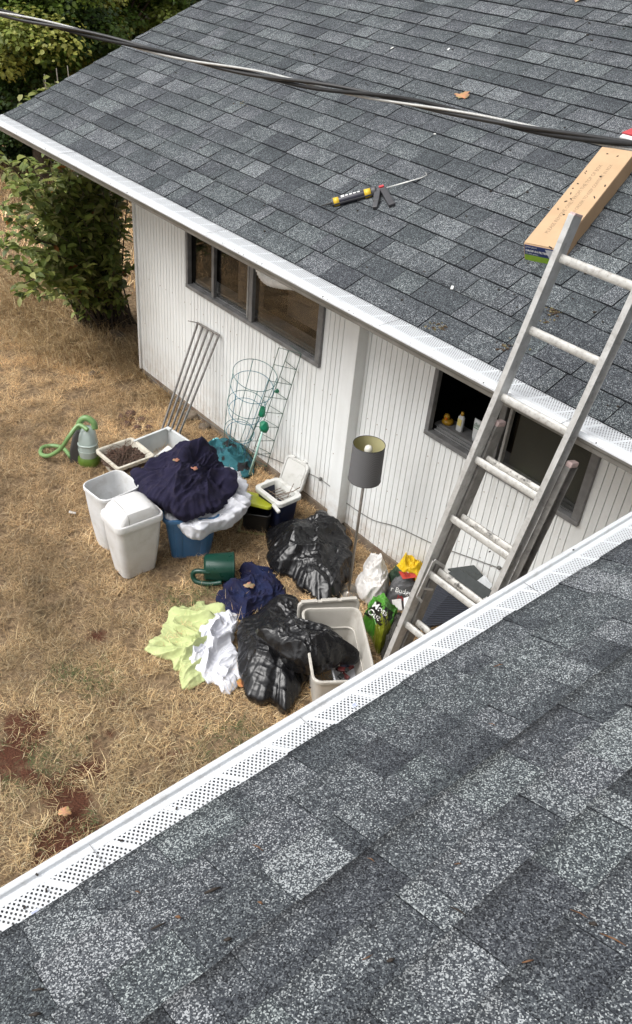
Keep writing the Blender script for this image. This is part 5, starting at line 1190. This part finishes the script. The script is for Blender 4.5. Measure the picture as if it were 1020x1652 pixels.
def rung(x0, x1, s, off, m, nm='rung'):
    b = MB(); n = 14; ra = []
    for x in (x0-.004, x0+.012, x1-.012, x1+.004):
        ra.append([LQ(x, s+.021*math.sin(2*PI*k/n), off+.022*math.cos(2*PI*k/n)*(.45 if math.cos(2*PI*k/n) < 0 else 1)) for k in range(n)])
    b.loft(ra); o = b.build(nm, m, lad, smooth=True, auto=40)
    c = MB()
    for x, sd in ((x0-.005, -1), (x1+.005, 1)):
        c.loft([[LQ(x+sd*w, s+r*math.sin(2*PI*k/n), off+r*math.cos(2*PI*k/n)) for k in range(n)] for w, r in ((0, .027), (.004, .027), (.004, .017), (-.002, .016))])
    c.build('rung_collar', alu, o, smooth=True, auto=30)
for side, x in ((-1, xl), (1, xr)):
    b = MB(); rail(b, x, side, s0-7.2*SP+.1, s_top, 0); r_ = b.build('rail', alu, lad, bevel=.0015)
    c = MB(); c.box(LQ(x+side*.013, s_top+.004, 0), (.030, .012, .070), Matrix((Vector((1, 0, 0)), Lu, Ln)).transposed()); c.build('end_cap', pinkm, r_, bevel=.002)
for k in range(8): 
    if k < 8: rung(xl, xr, s0-SP*k, 0, rungm)
# base section behind
ob = .085
bl = LP(806, 688, ob); br = LP(923, 752, ob); s_bt = (la_(bl)+la_(br))/2
xbl = xl+.012; xbr = xr-.004
sb0 = la_(LP(787, 741, ob)); 
for side, x in ((-1, xbl), (1, xbr+.032)):
    b = MB(); rail(b, x, side, -la_(Vector((0, Lo.y, Lo.z)))-(Lo.z/Lu.z)+.03, s_bt, ob, .080, .034); r_ = b.build('rail', alud, lad, bevel=.0015)
    c = MB(); c.box(LQ(x+side*.016, s_bt+.012, ob), (.036, .03, .074), Matrix((Vector((1, 0, 0)), Lu, Ln)).transposed()); c.build('end_cap', pinkm, r_, bevel=.008)
    f = MB(); fo = LQ(x+side*.015, 0, ob); f.box((fo.x, (LQ(x, -Lo.z/Lu.z, ob)).y, .02), (.07, .12, .03)); f.build('foot', M['black_plastic'], lad, bevel=.006)
sb = sb0
while LQ(0, sb, ob).z > .2:
    rung(xbl, xbr+.032, sb, ob-.005, rungd); sb -= SP
# label plate on base rail, rung locks, screws
Rl = Matrix((Vector((1, 0, 0)), Lu, Ln)).transposed()
p = LP(881, 828, ob); b = MB(); b.box(LQ(xbr+.0395, la_(p), ob), (.002, .05, .04), Rl); b.build('maker_plate', simple('plate', (.32, .31, .29), (.2, .2, .19), 50, rough=.5), lad)
for side, x in ((-1, xl+.02), (1, xr-.02)):
    h = LP(700, 915).x*0; sA = la_(LP(707, 905)); sB = la_(LP(678, 958)); sC = la_(LP(683, 975))
    b = MB(); b.bar(LQ(x, sA, -.025), LQ(x, sB, -.04), .008, .022, tuple(Ln)); b.bar(LQ(x, sB, -.04), LQ(x+.01, sC, .01), .006, .016, tuple(Ln)); b.bar(LQ(x, sA, -.02), LQ(x, sA-.06, ob+.02), .006, .018, tuple(Ln)); b.bar(LQ(x, sB+.05, -.02), LQ(x, sB+.02, ob), .006, .014, tuple(Ln)); b.build('rung_lock', alu, lad, bevel=.002)

# ================================================================ things on the far roof
def frame_from(X, N):
    X = Vector(X).normalized(); N = Vector(N).normalized(); Y = N.cross(X).normalized(); return Matrix((X, Y, N)).transposed()
A_ = FR(537, 327, .035); B_ = FR(603, 309, .035); ax = (B_-A_); GL = ax.length; ax.normalize()
gun = thing('caulking_gun', 'caulking gun with a black and yellow cartridge lying on the far shingles', 'caulking gun', tuple(FR(570, 325)))
Rz = frame_from(ax, N_far); Rc = Matrix((Rz.col[1], Rz.col[2], Rz.col[0])).transposed()    # local z along the barrel
blk = simple('cartridge_black', (.022, .022, .035), rough=.35); yel = simple('cartridge_yellow', (.62, .42, .03), rough=.4); gry = simple('gun_grey', (.06, .06, .065), rough=.45); redm = simple('red_plastic', (.45, .03, .04), rough=.4); chrome = simple('bright_rod', (.6, .6, .58), rough=.3, metal=.6)
c0 = A_
b = MB(); b.lathe([(0, 0), (.027, .0), (.0285, .004), (.0285, GL-.004), (.027, GL), (0, GL)], 24, c0, Rc); cart = b.build('cartridge', blk, gun, smooth=True, auto=40)
b = MB(); b.lathe([(.0292, .006), (.0294, .006), (.0294, .045), (.0292, .045)], 24, c0, Rc); b.build('yellow_band', yel, cart, smooth=True)
b = MB(); b.lathe([(.0292, GL-.065), (.0294, GL-.065), (.0294, GL-.02), (.0292, GL-.02)], 24, c0, Rc); b.build('yellow_band', yel, cart, smooth=True)
b = MB(); b.lathe([(.010, 0), (.009, -.012), (.006, -.05), (.003, -.085), (0, -.086)][::-1], 12, c0, Rc); b.build('nozzle', simple('nozzle_black', (.02, .02, .02)), cart, smooth=True)
b = MB(); b.lathe([(.030, GL-.016), (.035, GL-.016), (.035, GL+.010), (.012, GL+.03), (0, GL+.03)], 24, c0, Rc); b.bar(c0-Rz.col[1]*.030+ax*.0, c0-Rz.col[1]*.030+ax*GL, .006, .010, tuple(N_far)); b.lathe([(.020, -.004), (.030, -.004), (.030, .006), (.020, .006)], 20, c0, Rc); b.build('carriage', gry, gun, smooth=True, auto=30)
e0 = c0+ax*(GL+.03); hk = FR(680, 287, .03); rodd = (hk-e0); 
b = MB(); b.tube([e0-ax*.02, e0+rodd*.9, hk, hk+Vector((.02, .03, .02)), hk+Vector((-.02, .055, .025))], .0042, 8); b.build('plunger_rod', chrome, gun, smooth=True)
dn = -Rz.col[1]; dn = (FR(621, 332)-FR(612, 312)).normalized()
b = MB(); b.bar(e0-ax*.02+N_far*0, e0+ax*.05, .042, .034, tuple(N_far)); b.bar(e0+ax*.0, FR(607, 326, .03), .042, .03, tuple(N_far)); b.bar(FR(608, 324, .03), FR(605, 336, .02), .034, .026, tuple(N_far)); b.build('trigger', gry, gun, bevel=.005)
b = MB(); b.bar(e0+ax*.035, FR(633, 332, .02), .046, .03, tuple(N_far)); b.build('grip', simple('grip_dark', (.045, .045, .05), rough=.5), gun, bevel=.006)
b = MB(); b.bar(e0+ax*.01+N_far*.02, e0+ax*.045+N_far*.02, .02, .016, tuple(N_far)); b.build('red_release', redm, gun, bevel=.004)
X_ = ax; Y_ = Rz.col[1]
for txt, d_, sz_ in (('DAP', .075, .022),):
    pass
for k in range(5):
    b = MB(); th_ = .75; b.box(c0+ax*(.075+.028*k)+Rz.col[1]*(-.0262*math.cos(th_))*(-1)*0+N_far*.0292, (.018 if k else .022, .012 if k else .024, .001), Rz); b.build('print', wht, cart)

# cardboard box
bh = .115
def FRo(px, py): return FR(px, py, bh/cs)
a0 = FRo(845, 392.5); a1 = FRo(902, 404); l1 = FRo(978, 238); 
X_ = (a1-a0); Wb = X_.length; X_.normalize(); Yb = (l1-a0); Lb = Yb.length; Yb.normalize()
Yb = (Yb-X_*Yb.dot(X_)).normalized()
cb = simple('brown_cardboard', (.40, .265, .15), (.35, .23, .13), 5, rough=.85, bump=.1, bscale=30, bdist=.002)
bx = thing('cardboard_box', 'long brown cardboard carton lying up the far roof slope behind the ladder', 'box', tuple(a0-N_far*bh))
Rb = Matrix((X_, Yb, N_far)).transposed(); cen = a0+X_*Wb/2+Yb*Lb/2-N_far*(bh/2-.001)
b = MB(); b.box(cen, (Wb, Lb, bh-.004), Rb); b.build('carton', cb, bx, bevel=.004)
b = MB(); b.box(cen+N_far*(bh/2+.0015)+Yb*.0, (Wb*.985, Lb-.01, .003), Rb); fl_ = b.build('top_flap', simple('flap_cardboard', (.46, .315, .19), (.41, .28, .165), 6, rough=.85), bx)
b = MB(); b.box(a0+X_*Wb*.5-Yb*.0015-N_far*bh*.32, (Wb*.94, .003, bh*.56), Rb); lb = b.build('label', simple('label_navy', (.018, .03, .11), rough=.4), bx)
b = MB(); b.box(a0+X_*Wb*.5-Yb*.0015-N_far*bh*.78, (Wb*.94, .003, bh*.36), Rb); b.build('label', simple('label_green', (.20, .33, .03), (.16, .28, .02), 30, rough=.5), bx)
b = MB(); q = a0-Yb*.0045; b.add([q+X_*Wb*.62-N_far*bh*.1, q+X_*Wb*.98-N_far*bh*.06, q+X_*Wb*.98-N_far*bh*.62, q+X_*Wb*.74-N_far*bh*.62], [(0, 3, 2, 1)]); b.build('torn_patch', simple('torn_paper', (.45, .47, .5)), bx)
b = text_mb('DROP-IN FILTERS', .019, X_, N_far, a0-Yb*.0045+X_*Wb*.06-N_far*bh*.40, bold=.0006); b.build('lettering', wht, lb)
b = text_mb('gutter guard', .014, X_, N_far, a0-Yb*.0045+X_*Wb*.06-N_far*bh*.16); b.build('lettering', wht, lb)
b = text_mb('for clean gutters', .012, X_, N_far, a0-Yb*.0045+X_*Wb*.06-N_far*bh*.54); b.build('lettering', wht, lb)
ink = simple('faded_ink', (.20, .145, .09), rough=.9)
b = text_mb('PLEASE REMOVE ONLY FROM THE TOP OF BOX', .034, Yb, -X_, a0+N_far*.0042+X_*Wb*.42+Yb*.12); b.build('lettering', ink, fl_)
b = text_mb('IN ORDER TO KEEP CONTENT IN BOX', .030, Yb, -X_, a0+N_far*.0042+X_*Wb*.68+Yb*.34); b.build('lettering', ink, fl_)
b = MB(); dk2 = simple('debris_black', (.02, .014, .010))
for u, v in ((.18, .34), (.13, .55), (.30, .45), (.18, .5), (.60, .70), (.16, .60), (.13, .71), (.12, .73), (.86, .50), (.3, .93), (.62, .92), (.75, .005), (.44, .30), (.22, .42), (.9, .62)):
    r_ = rnd.uniform(.004, .009); b.box(a0+X_*Wb*u+Yb*Lb*v+N_far*.006, (r_*rnd.uniform(.6, 1), r_*rnd.uniform(1, 3), .004), Rb @ Matrix.Rotation(rnd.uniform(0, 3), 3, 'Z'))
tag(b.build('leaf_debris', dk2, bx), kind='stuff')

# red tool at the right edge
rt = FR(1018, 215); t = thing('staple_tool', 'red metal hand tool with a white base at the right edge of the far roof', 'tool', tuple(rt))
def RB(p, px0, py0, px1, py1, off): pass
Xr = Vector((1, 0, 0)); Rr = frame_from(Xr, N_far)
q0 = FR(1003, 220)
b = MB(); b.add([q0+N_far*.03, q0+Xr*.30+N_far*.03, q0+Xr*.30+S_far*.09+N_far*.05, q0+Xr*.06+S_far*.07+N_far*.05, q0, q0+Xr*.30, q0+Xr*.30+S_far*.09, q0+Xr*.06+S_far*.07], [(0, 1, 2, 3), (4, 7, 6, 5), (0, 4, 5, 1), (1, 5, 6, 2), (2, 6, 7, 3), (3, 7, 4, 0)]); b.build('base_plate', redm, t, bevel=.003)
b = MB(); b.box(q0+Xr*.18-S_far*.02+N_far*.012, (.34, .035, .022), Rr); b.build('white_strip', simple('tool_white', (.7, .7, .68)), t, bevel=.004)
b = MB(); b.box(q0+Xr*.16+S_far*.12+N_far*.10, (.26, .05, .18), Rr); b.build('tool_body', simple('dark_red', (.11, .004, .008), rough=.4), t, bevel=.006)
b = MB(); b.box(q0+Xr*.17+S_far*.12+N_far*.205, (.27, .07, .03), Rr); b.build('tool_top', redm, t, bevel=.01)
b = MB()
for k in range(3): b.box(q0+Xr*(.09+.05*k)+S_far*.035+N_far*.043, (.022, .014, .006), Rr)
b.build('slots', dk2, t)

# overhead service cable : three twisted strands
pc = [((-60, 2), 5.6), ((0, 20), 5.4), ((120, 48), 5.1), ((250, 82), 4.8), ((380, 112), 4.5), ((500, 137), 4.2), ((630, 160), 3.95), ((750, 184), 3.7), ((860, 208), 3.5), ((960, 226), 3.3), ((1050, 238), 3.15), ((1200, 258), 2.9)]
ctr = crom([onray(p[0], p[1], d) for p, d in pc], 40); cab = thing('service_cable', 'twisted overhead cable of two black strands and a bare wire crossing above the roof', 'cable', tuple(ctr[0]))
cl_len = [0]
for i in range(1, len(ctr)): cl_len.append(cl_len[-1]+(ctr[i]-ctr[i-1]).length)
for j, (nm, r_, m_) in enumerate((('insulated_strand', .0082, simple('cable_black', (.010, .010, .011), (.014, .014, .014), 20, rough=.65, spec=.3)), ('insulated_strand', .0082, simple('cable_black', (.014, .014, .015), rough=.45)), ('bare_strand', .0055, None))):
    pts = []
    for i, p in enumerate(ctr):
        tt = (ctr[min(i+1, len(ctr)-1)]-ctr[max(i-1, 0)]).normalized(); a = tt.cross(Vector((0, 0, 1))).normalized(); b_ = a.cross(tt); th_ = 2*PI*cl_len[i]/1.3+j*2*PI/3+.9
        rr_ = .0105+.003*math.sin(cl_len[i]*3+j)
        pts.append(p+a*math.cos(th_)*rr_+b_*math.sin(th_)*rr_)
    if m_ is None:
        ms = NT('bare_aluminium_wire'); wv = ms.n.new('ShaderNodeTexWave'); wv.inputs['Scale'].default_value = 55; ms.l.new(ms.mapv((1, 1, 1), (.4, .5, .3)), wv.inputs[0]); ms.set(color=ms.mix(wv.outputs['Fac'], (.28, .28, .27), (.66, .66, .64)), rough=.4, metal=.3); ms.bump(wv.outputs['Fac'], .6, .003); m_ = ms.m
    b = MB(); b.tube(pts, r_, 10); b.build(nm, m_, cab, smooth=True)

# ================================================================ leaves and litter
def dry_leaf(p, n, size, seed, label, cm=(.33, .17, .07), group='fallen dry leaves'):
    rg = random.Random(seed); n = Vector(n).normalized(); X = n.orthogonal().normalized(); Y = n.cross(X); a0 = rg.uniform(0, 6.28); N = 26; V = [p+n*.016]
    for k in range(N):
        a = 2*PI*k/N; lob = .62+.38*abs(math.cos(a*2.5))**.6*(1 if a < 5 else .6); r = size*.5*lob*rg.uniform(.85, 1.1)
        V.append(p+X*math.cos(a+a0)*r+Y*math.sin(a+a0)*r*.8+n*(.014+size*.22*abs(math.sin(a*1.0+seed))*rg.uniform(.5, 1)))
    F = [(0, k+1, (k+1) % N+1) for k in range(N)]
    K = [(cm[0]*rg.uniform(.6, 1.2), cm[1]*rg.uniform(.6, 1.1), cm[2]) for _ in V]
    V2 = np.array([tuple(v-p) for v in V]); o = npmesh('dry_leaf', V2, np.array([(a, b, c) for a, b, c in F]), M['leaf_dry'], None, np.array(K)); o.location = p
    m = o.modifiers.new('s', 'SOLIDIFY'); m.thickness = .0012
    return tag(o, label, 'leaf', group)
dry_leaf(FR(747, 158), N_far, .13, 3, 'curled brown leaf on the far roof just above the cable', (.36, .22, .10))
dry_leaf(FR(936, 2), N_far, .12, 4, 'pale dry leaf at the top edge of the far roof', (.50, .36, .16))
def rest_on(px, py, o):
    h = bvh_of(o).ray_cast(Vector(EYE), Vector(ray(px, py))); return h[0] if h[0] is not None else G(px, py, .6)
navy_o = next(o for o in COL.objects if o.get('label', '').startswith('navy blue crumpled bed sheet')); heap_o = next(o for o in COL.objects if o.get('label', '').startswith('small heap of navy clothes'))
dry_leaf(rest_on(284, 745, navy_o), (0, 0, 1), .06, 5, 'brown leaf near the upper left edge of the navy sheet', (.34, .20, .10))
dry_leaf(rest_on(313, 758, navy_o), (.2, 0, 1), .055, 6, 'brown leaf in the middle of the navy sheet', (.38, .20, .11))
dry_leaf(G(391, 1105, .02), (0, 0, 1), .10, 7, 'ochre leaf between the white sheet and the black bag', (.36, .20, .05))
dry_leaf(G(105, 1313, .03), (0, 0, 1), .08, 8, 'tan leaf alone on the bare soil near the near gutter', (.45, .30, .12))
dry_leaf(rest_on(402, 948, heap_o), (0, 0, 1), .09, 9, 'tan leaf lying in the small navy clothes heap', (.34, .22, .11))
dry_leaf(G(368, 890, .02), (0, 0, 1), .05, 10, 'small leaf on the grass to the right of the blue tub', (.36, .24, .12))
b = MB(); p = G(117, 827, .02); b.box(p, (.055, .022, .012), Matrix.Rotation(.9, 3, 'Z') @ Matrix.Rotation(.25, 3, 'Y')); tag(b.build('plastic_scrap', wht, None, bevel=.003), 'small white plastic piece alone on the grass left of the bins', 'litter')
for i, (px, py, l) in enumerate(((633, 80, 'white fleck left of centre high on the far roof'), (724, 82, 'white fleck above the dry leaf on the far roof'), (730, 467, 'small white fleck low on the far roof left of the ladder'), (702, 219, 'short white splinter on the far roof below the cable'))):
    p = FR(px, py); b = MB(); b.box(p+N_far*.014, (.016, .03 if i != 3 else .012, .005), frame_from((1, .3*i, .2), N_far)); tag(b.build('white_fleck', wht, None, bevel=.002), l, 'litter')
def twig(px, py, ln, a, near=True, th=.002, col=None):
    f = NR if near else FR; n = N_near if near else N_far; p = f(px, py)+n*.014; u = (S_near if near else S_far); v = Vector((0, 1, 0)) if near else Vector((1, 0, 0))
    d = u*math.cos(a)+v*math.sin(a); b = MB(); b.tube([p-d*ln/2, p+n*.004+u*.004, p+d*ln/2], [th*.5, th, th*.4], 5); return b, p
brt = simple('twig_brown', (.16, .075, .03), (.08, .04, .02), 60, rough=.8); drk = simple('bark_bit', (.025, .018, .013), rough=.8)
tw_ = [(345, 1444, .05, 1.2, .006, drk, 'largest dark bark piece on the near roof'), (258, 1502, .045, 1.3, .004, drk, 'thin dark twig left of the largest bark piece'), (290, 1488, .02, .4, .005, brt, 'small brown bit between two dark twigs on the near roof'), (370, 1524, .022, 1.0, .006, drk, 'dark oval seed on the near roof in the centre of the lower left'), (422, 1465, .02, 0.2, .004, brt, 'short brown twig right of the largest bark piece'),
       (225, 1447, .02, .3, .003, brt, 'tiny brown twig near the gutter at the lower left'), (65, 1605, .035, .9, .004, drk, 'dark twig at the lower left corner of the near roof'), (60, 1645, .03, .9, .006, drk, 'dark bark chip at the very bottom left'), (595, 1553, .03, 1.3, .002, brt, 'brown pine needle beside the pale shingle tab'), (632, 1558, .02, 1.1, .006, drk, 'black seed touching the lower corner of the pale tab'),
       (740, 1478, .05, .1, .003, drk, 'dark stick lying along a shingle joint in the right half'), (958, 1500, .02, .4, .006, drk, 'black seed at the right edge of the near roof'), (935, 1483, .05, .1, .002, brt, 'brown needle left of the black seed at the right edge'), (990, 1525, .07, .1, .0025, brt, 'longest brown needle at the lower right'), (853, 1560, .03, 1.0, .003, brt, 'reddish needle low in the right part of the near roof'), (600, 1395, .03, .1, .002, brt, 'brown needle in a joint near the middle of the near roof'), (740, 1402, .02, .8, .0025, brt, 'short brown needle right of the middle of the near roof'),
       (418, 1375, .05, .1, .0025, brt, 'brown needle lying in the joint below the near gutter'), (805, 1080, .04, 1.1, .003, brt, 'tan needle on the near roof close to the gutter at upper right'), (795, 1176, .03, .1, .002, brt, 'thin needle in a joint in the upper middle of the near roof')]
for px, py, ln, a, th_, m_, l in tw_:
    b, p = twig(px, py, ln*.75, a, True, th_*.75); tag(b.build('twig', m_, None, smooth=True), l, 'twig', 'twigs and seeds on the near roof')
# debris on the gutter and far roof, too many to count
rg_ = random.Random(77); b = MB()
for k in range(230):
    px, py = rg_.uniform(60, 1015), rg_.uniform(30, 690)
    p = FR(px, py)
    if p.y < YI+.05 or p.x > XI-.1 or p.x < XL+.05: continue
    if rg_.random() < .5: p = p+Vector((0, 0, 0))
    s_ = rg_.uniform(.004, .013); b.box(p+N_far*.012, (s_, s_*rg_.uniform(.5, 1.5), s_*.6), Matrix.Rotation(rg_.uniform(0, 3), 3, 'Z'))
for k in range(60):
    x = rg_.uniform(-8.4, -1.3); s_ = rg_.uniform(.003, .009); b.box((x, YO+.003+rg_.random()*.008, ZE-.003+rg_.random()*.003), (s_, s_*.7, s_*.5), Matrix.Rotation(rg_.uniform(0, 3), 3, 'Z'))
for px, py in ((75, 1437), (40, 1465), (790, 891), (925, 888), (285, 1305), (196, 1357), (60, 1412), (640, 1010), (500, 1110)):
    p = HP(px, py, (0, 0, ZE+.003), (0, 0, 1)); b.box(p+Vector((0, 0, .003)), (.007, .004, .004), Matrix.Rotation(px, 3, 'Z'))
tag(b.build('roof_debris', drk), 'tiny dark specks of debris scattered over the far roof and gutters', 'debris', kind='stuff')
# moss in far roof joints
b = MB()
for px, py, n_ in ((710, 530, 16), (895, 505, 22), (820, 560, 12), (880, 520, 12), (705, 528, 10), (845, 560, 10), (390, 170, 8)):
    for k in range(n_):
        p = FR(px+rg_.gauss(0, 9), py+rg_.gauss(0, 4)); s_ = rg_.uniform(.004, .012); b.box(p+N_far*.010, (s_*1.6, s_, s_*.6), Matrix.Rotation(rg_.uniform(0, 3), 3, 'Z'), rg_.choice([(.10, .085, .03), (.06, .04, .025), (.16, .13, .07)]))
tag(b.build('moss', M['leaf_dry']), 'brown and green moss crumbs in the shingle joints near the ladder', 'moss', kind='stuff')
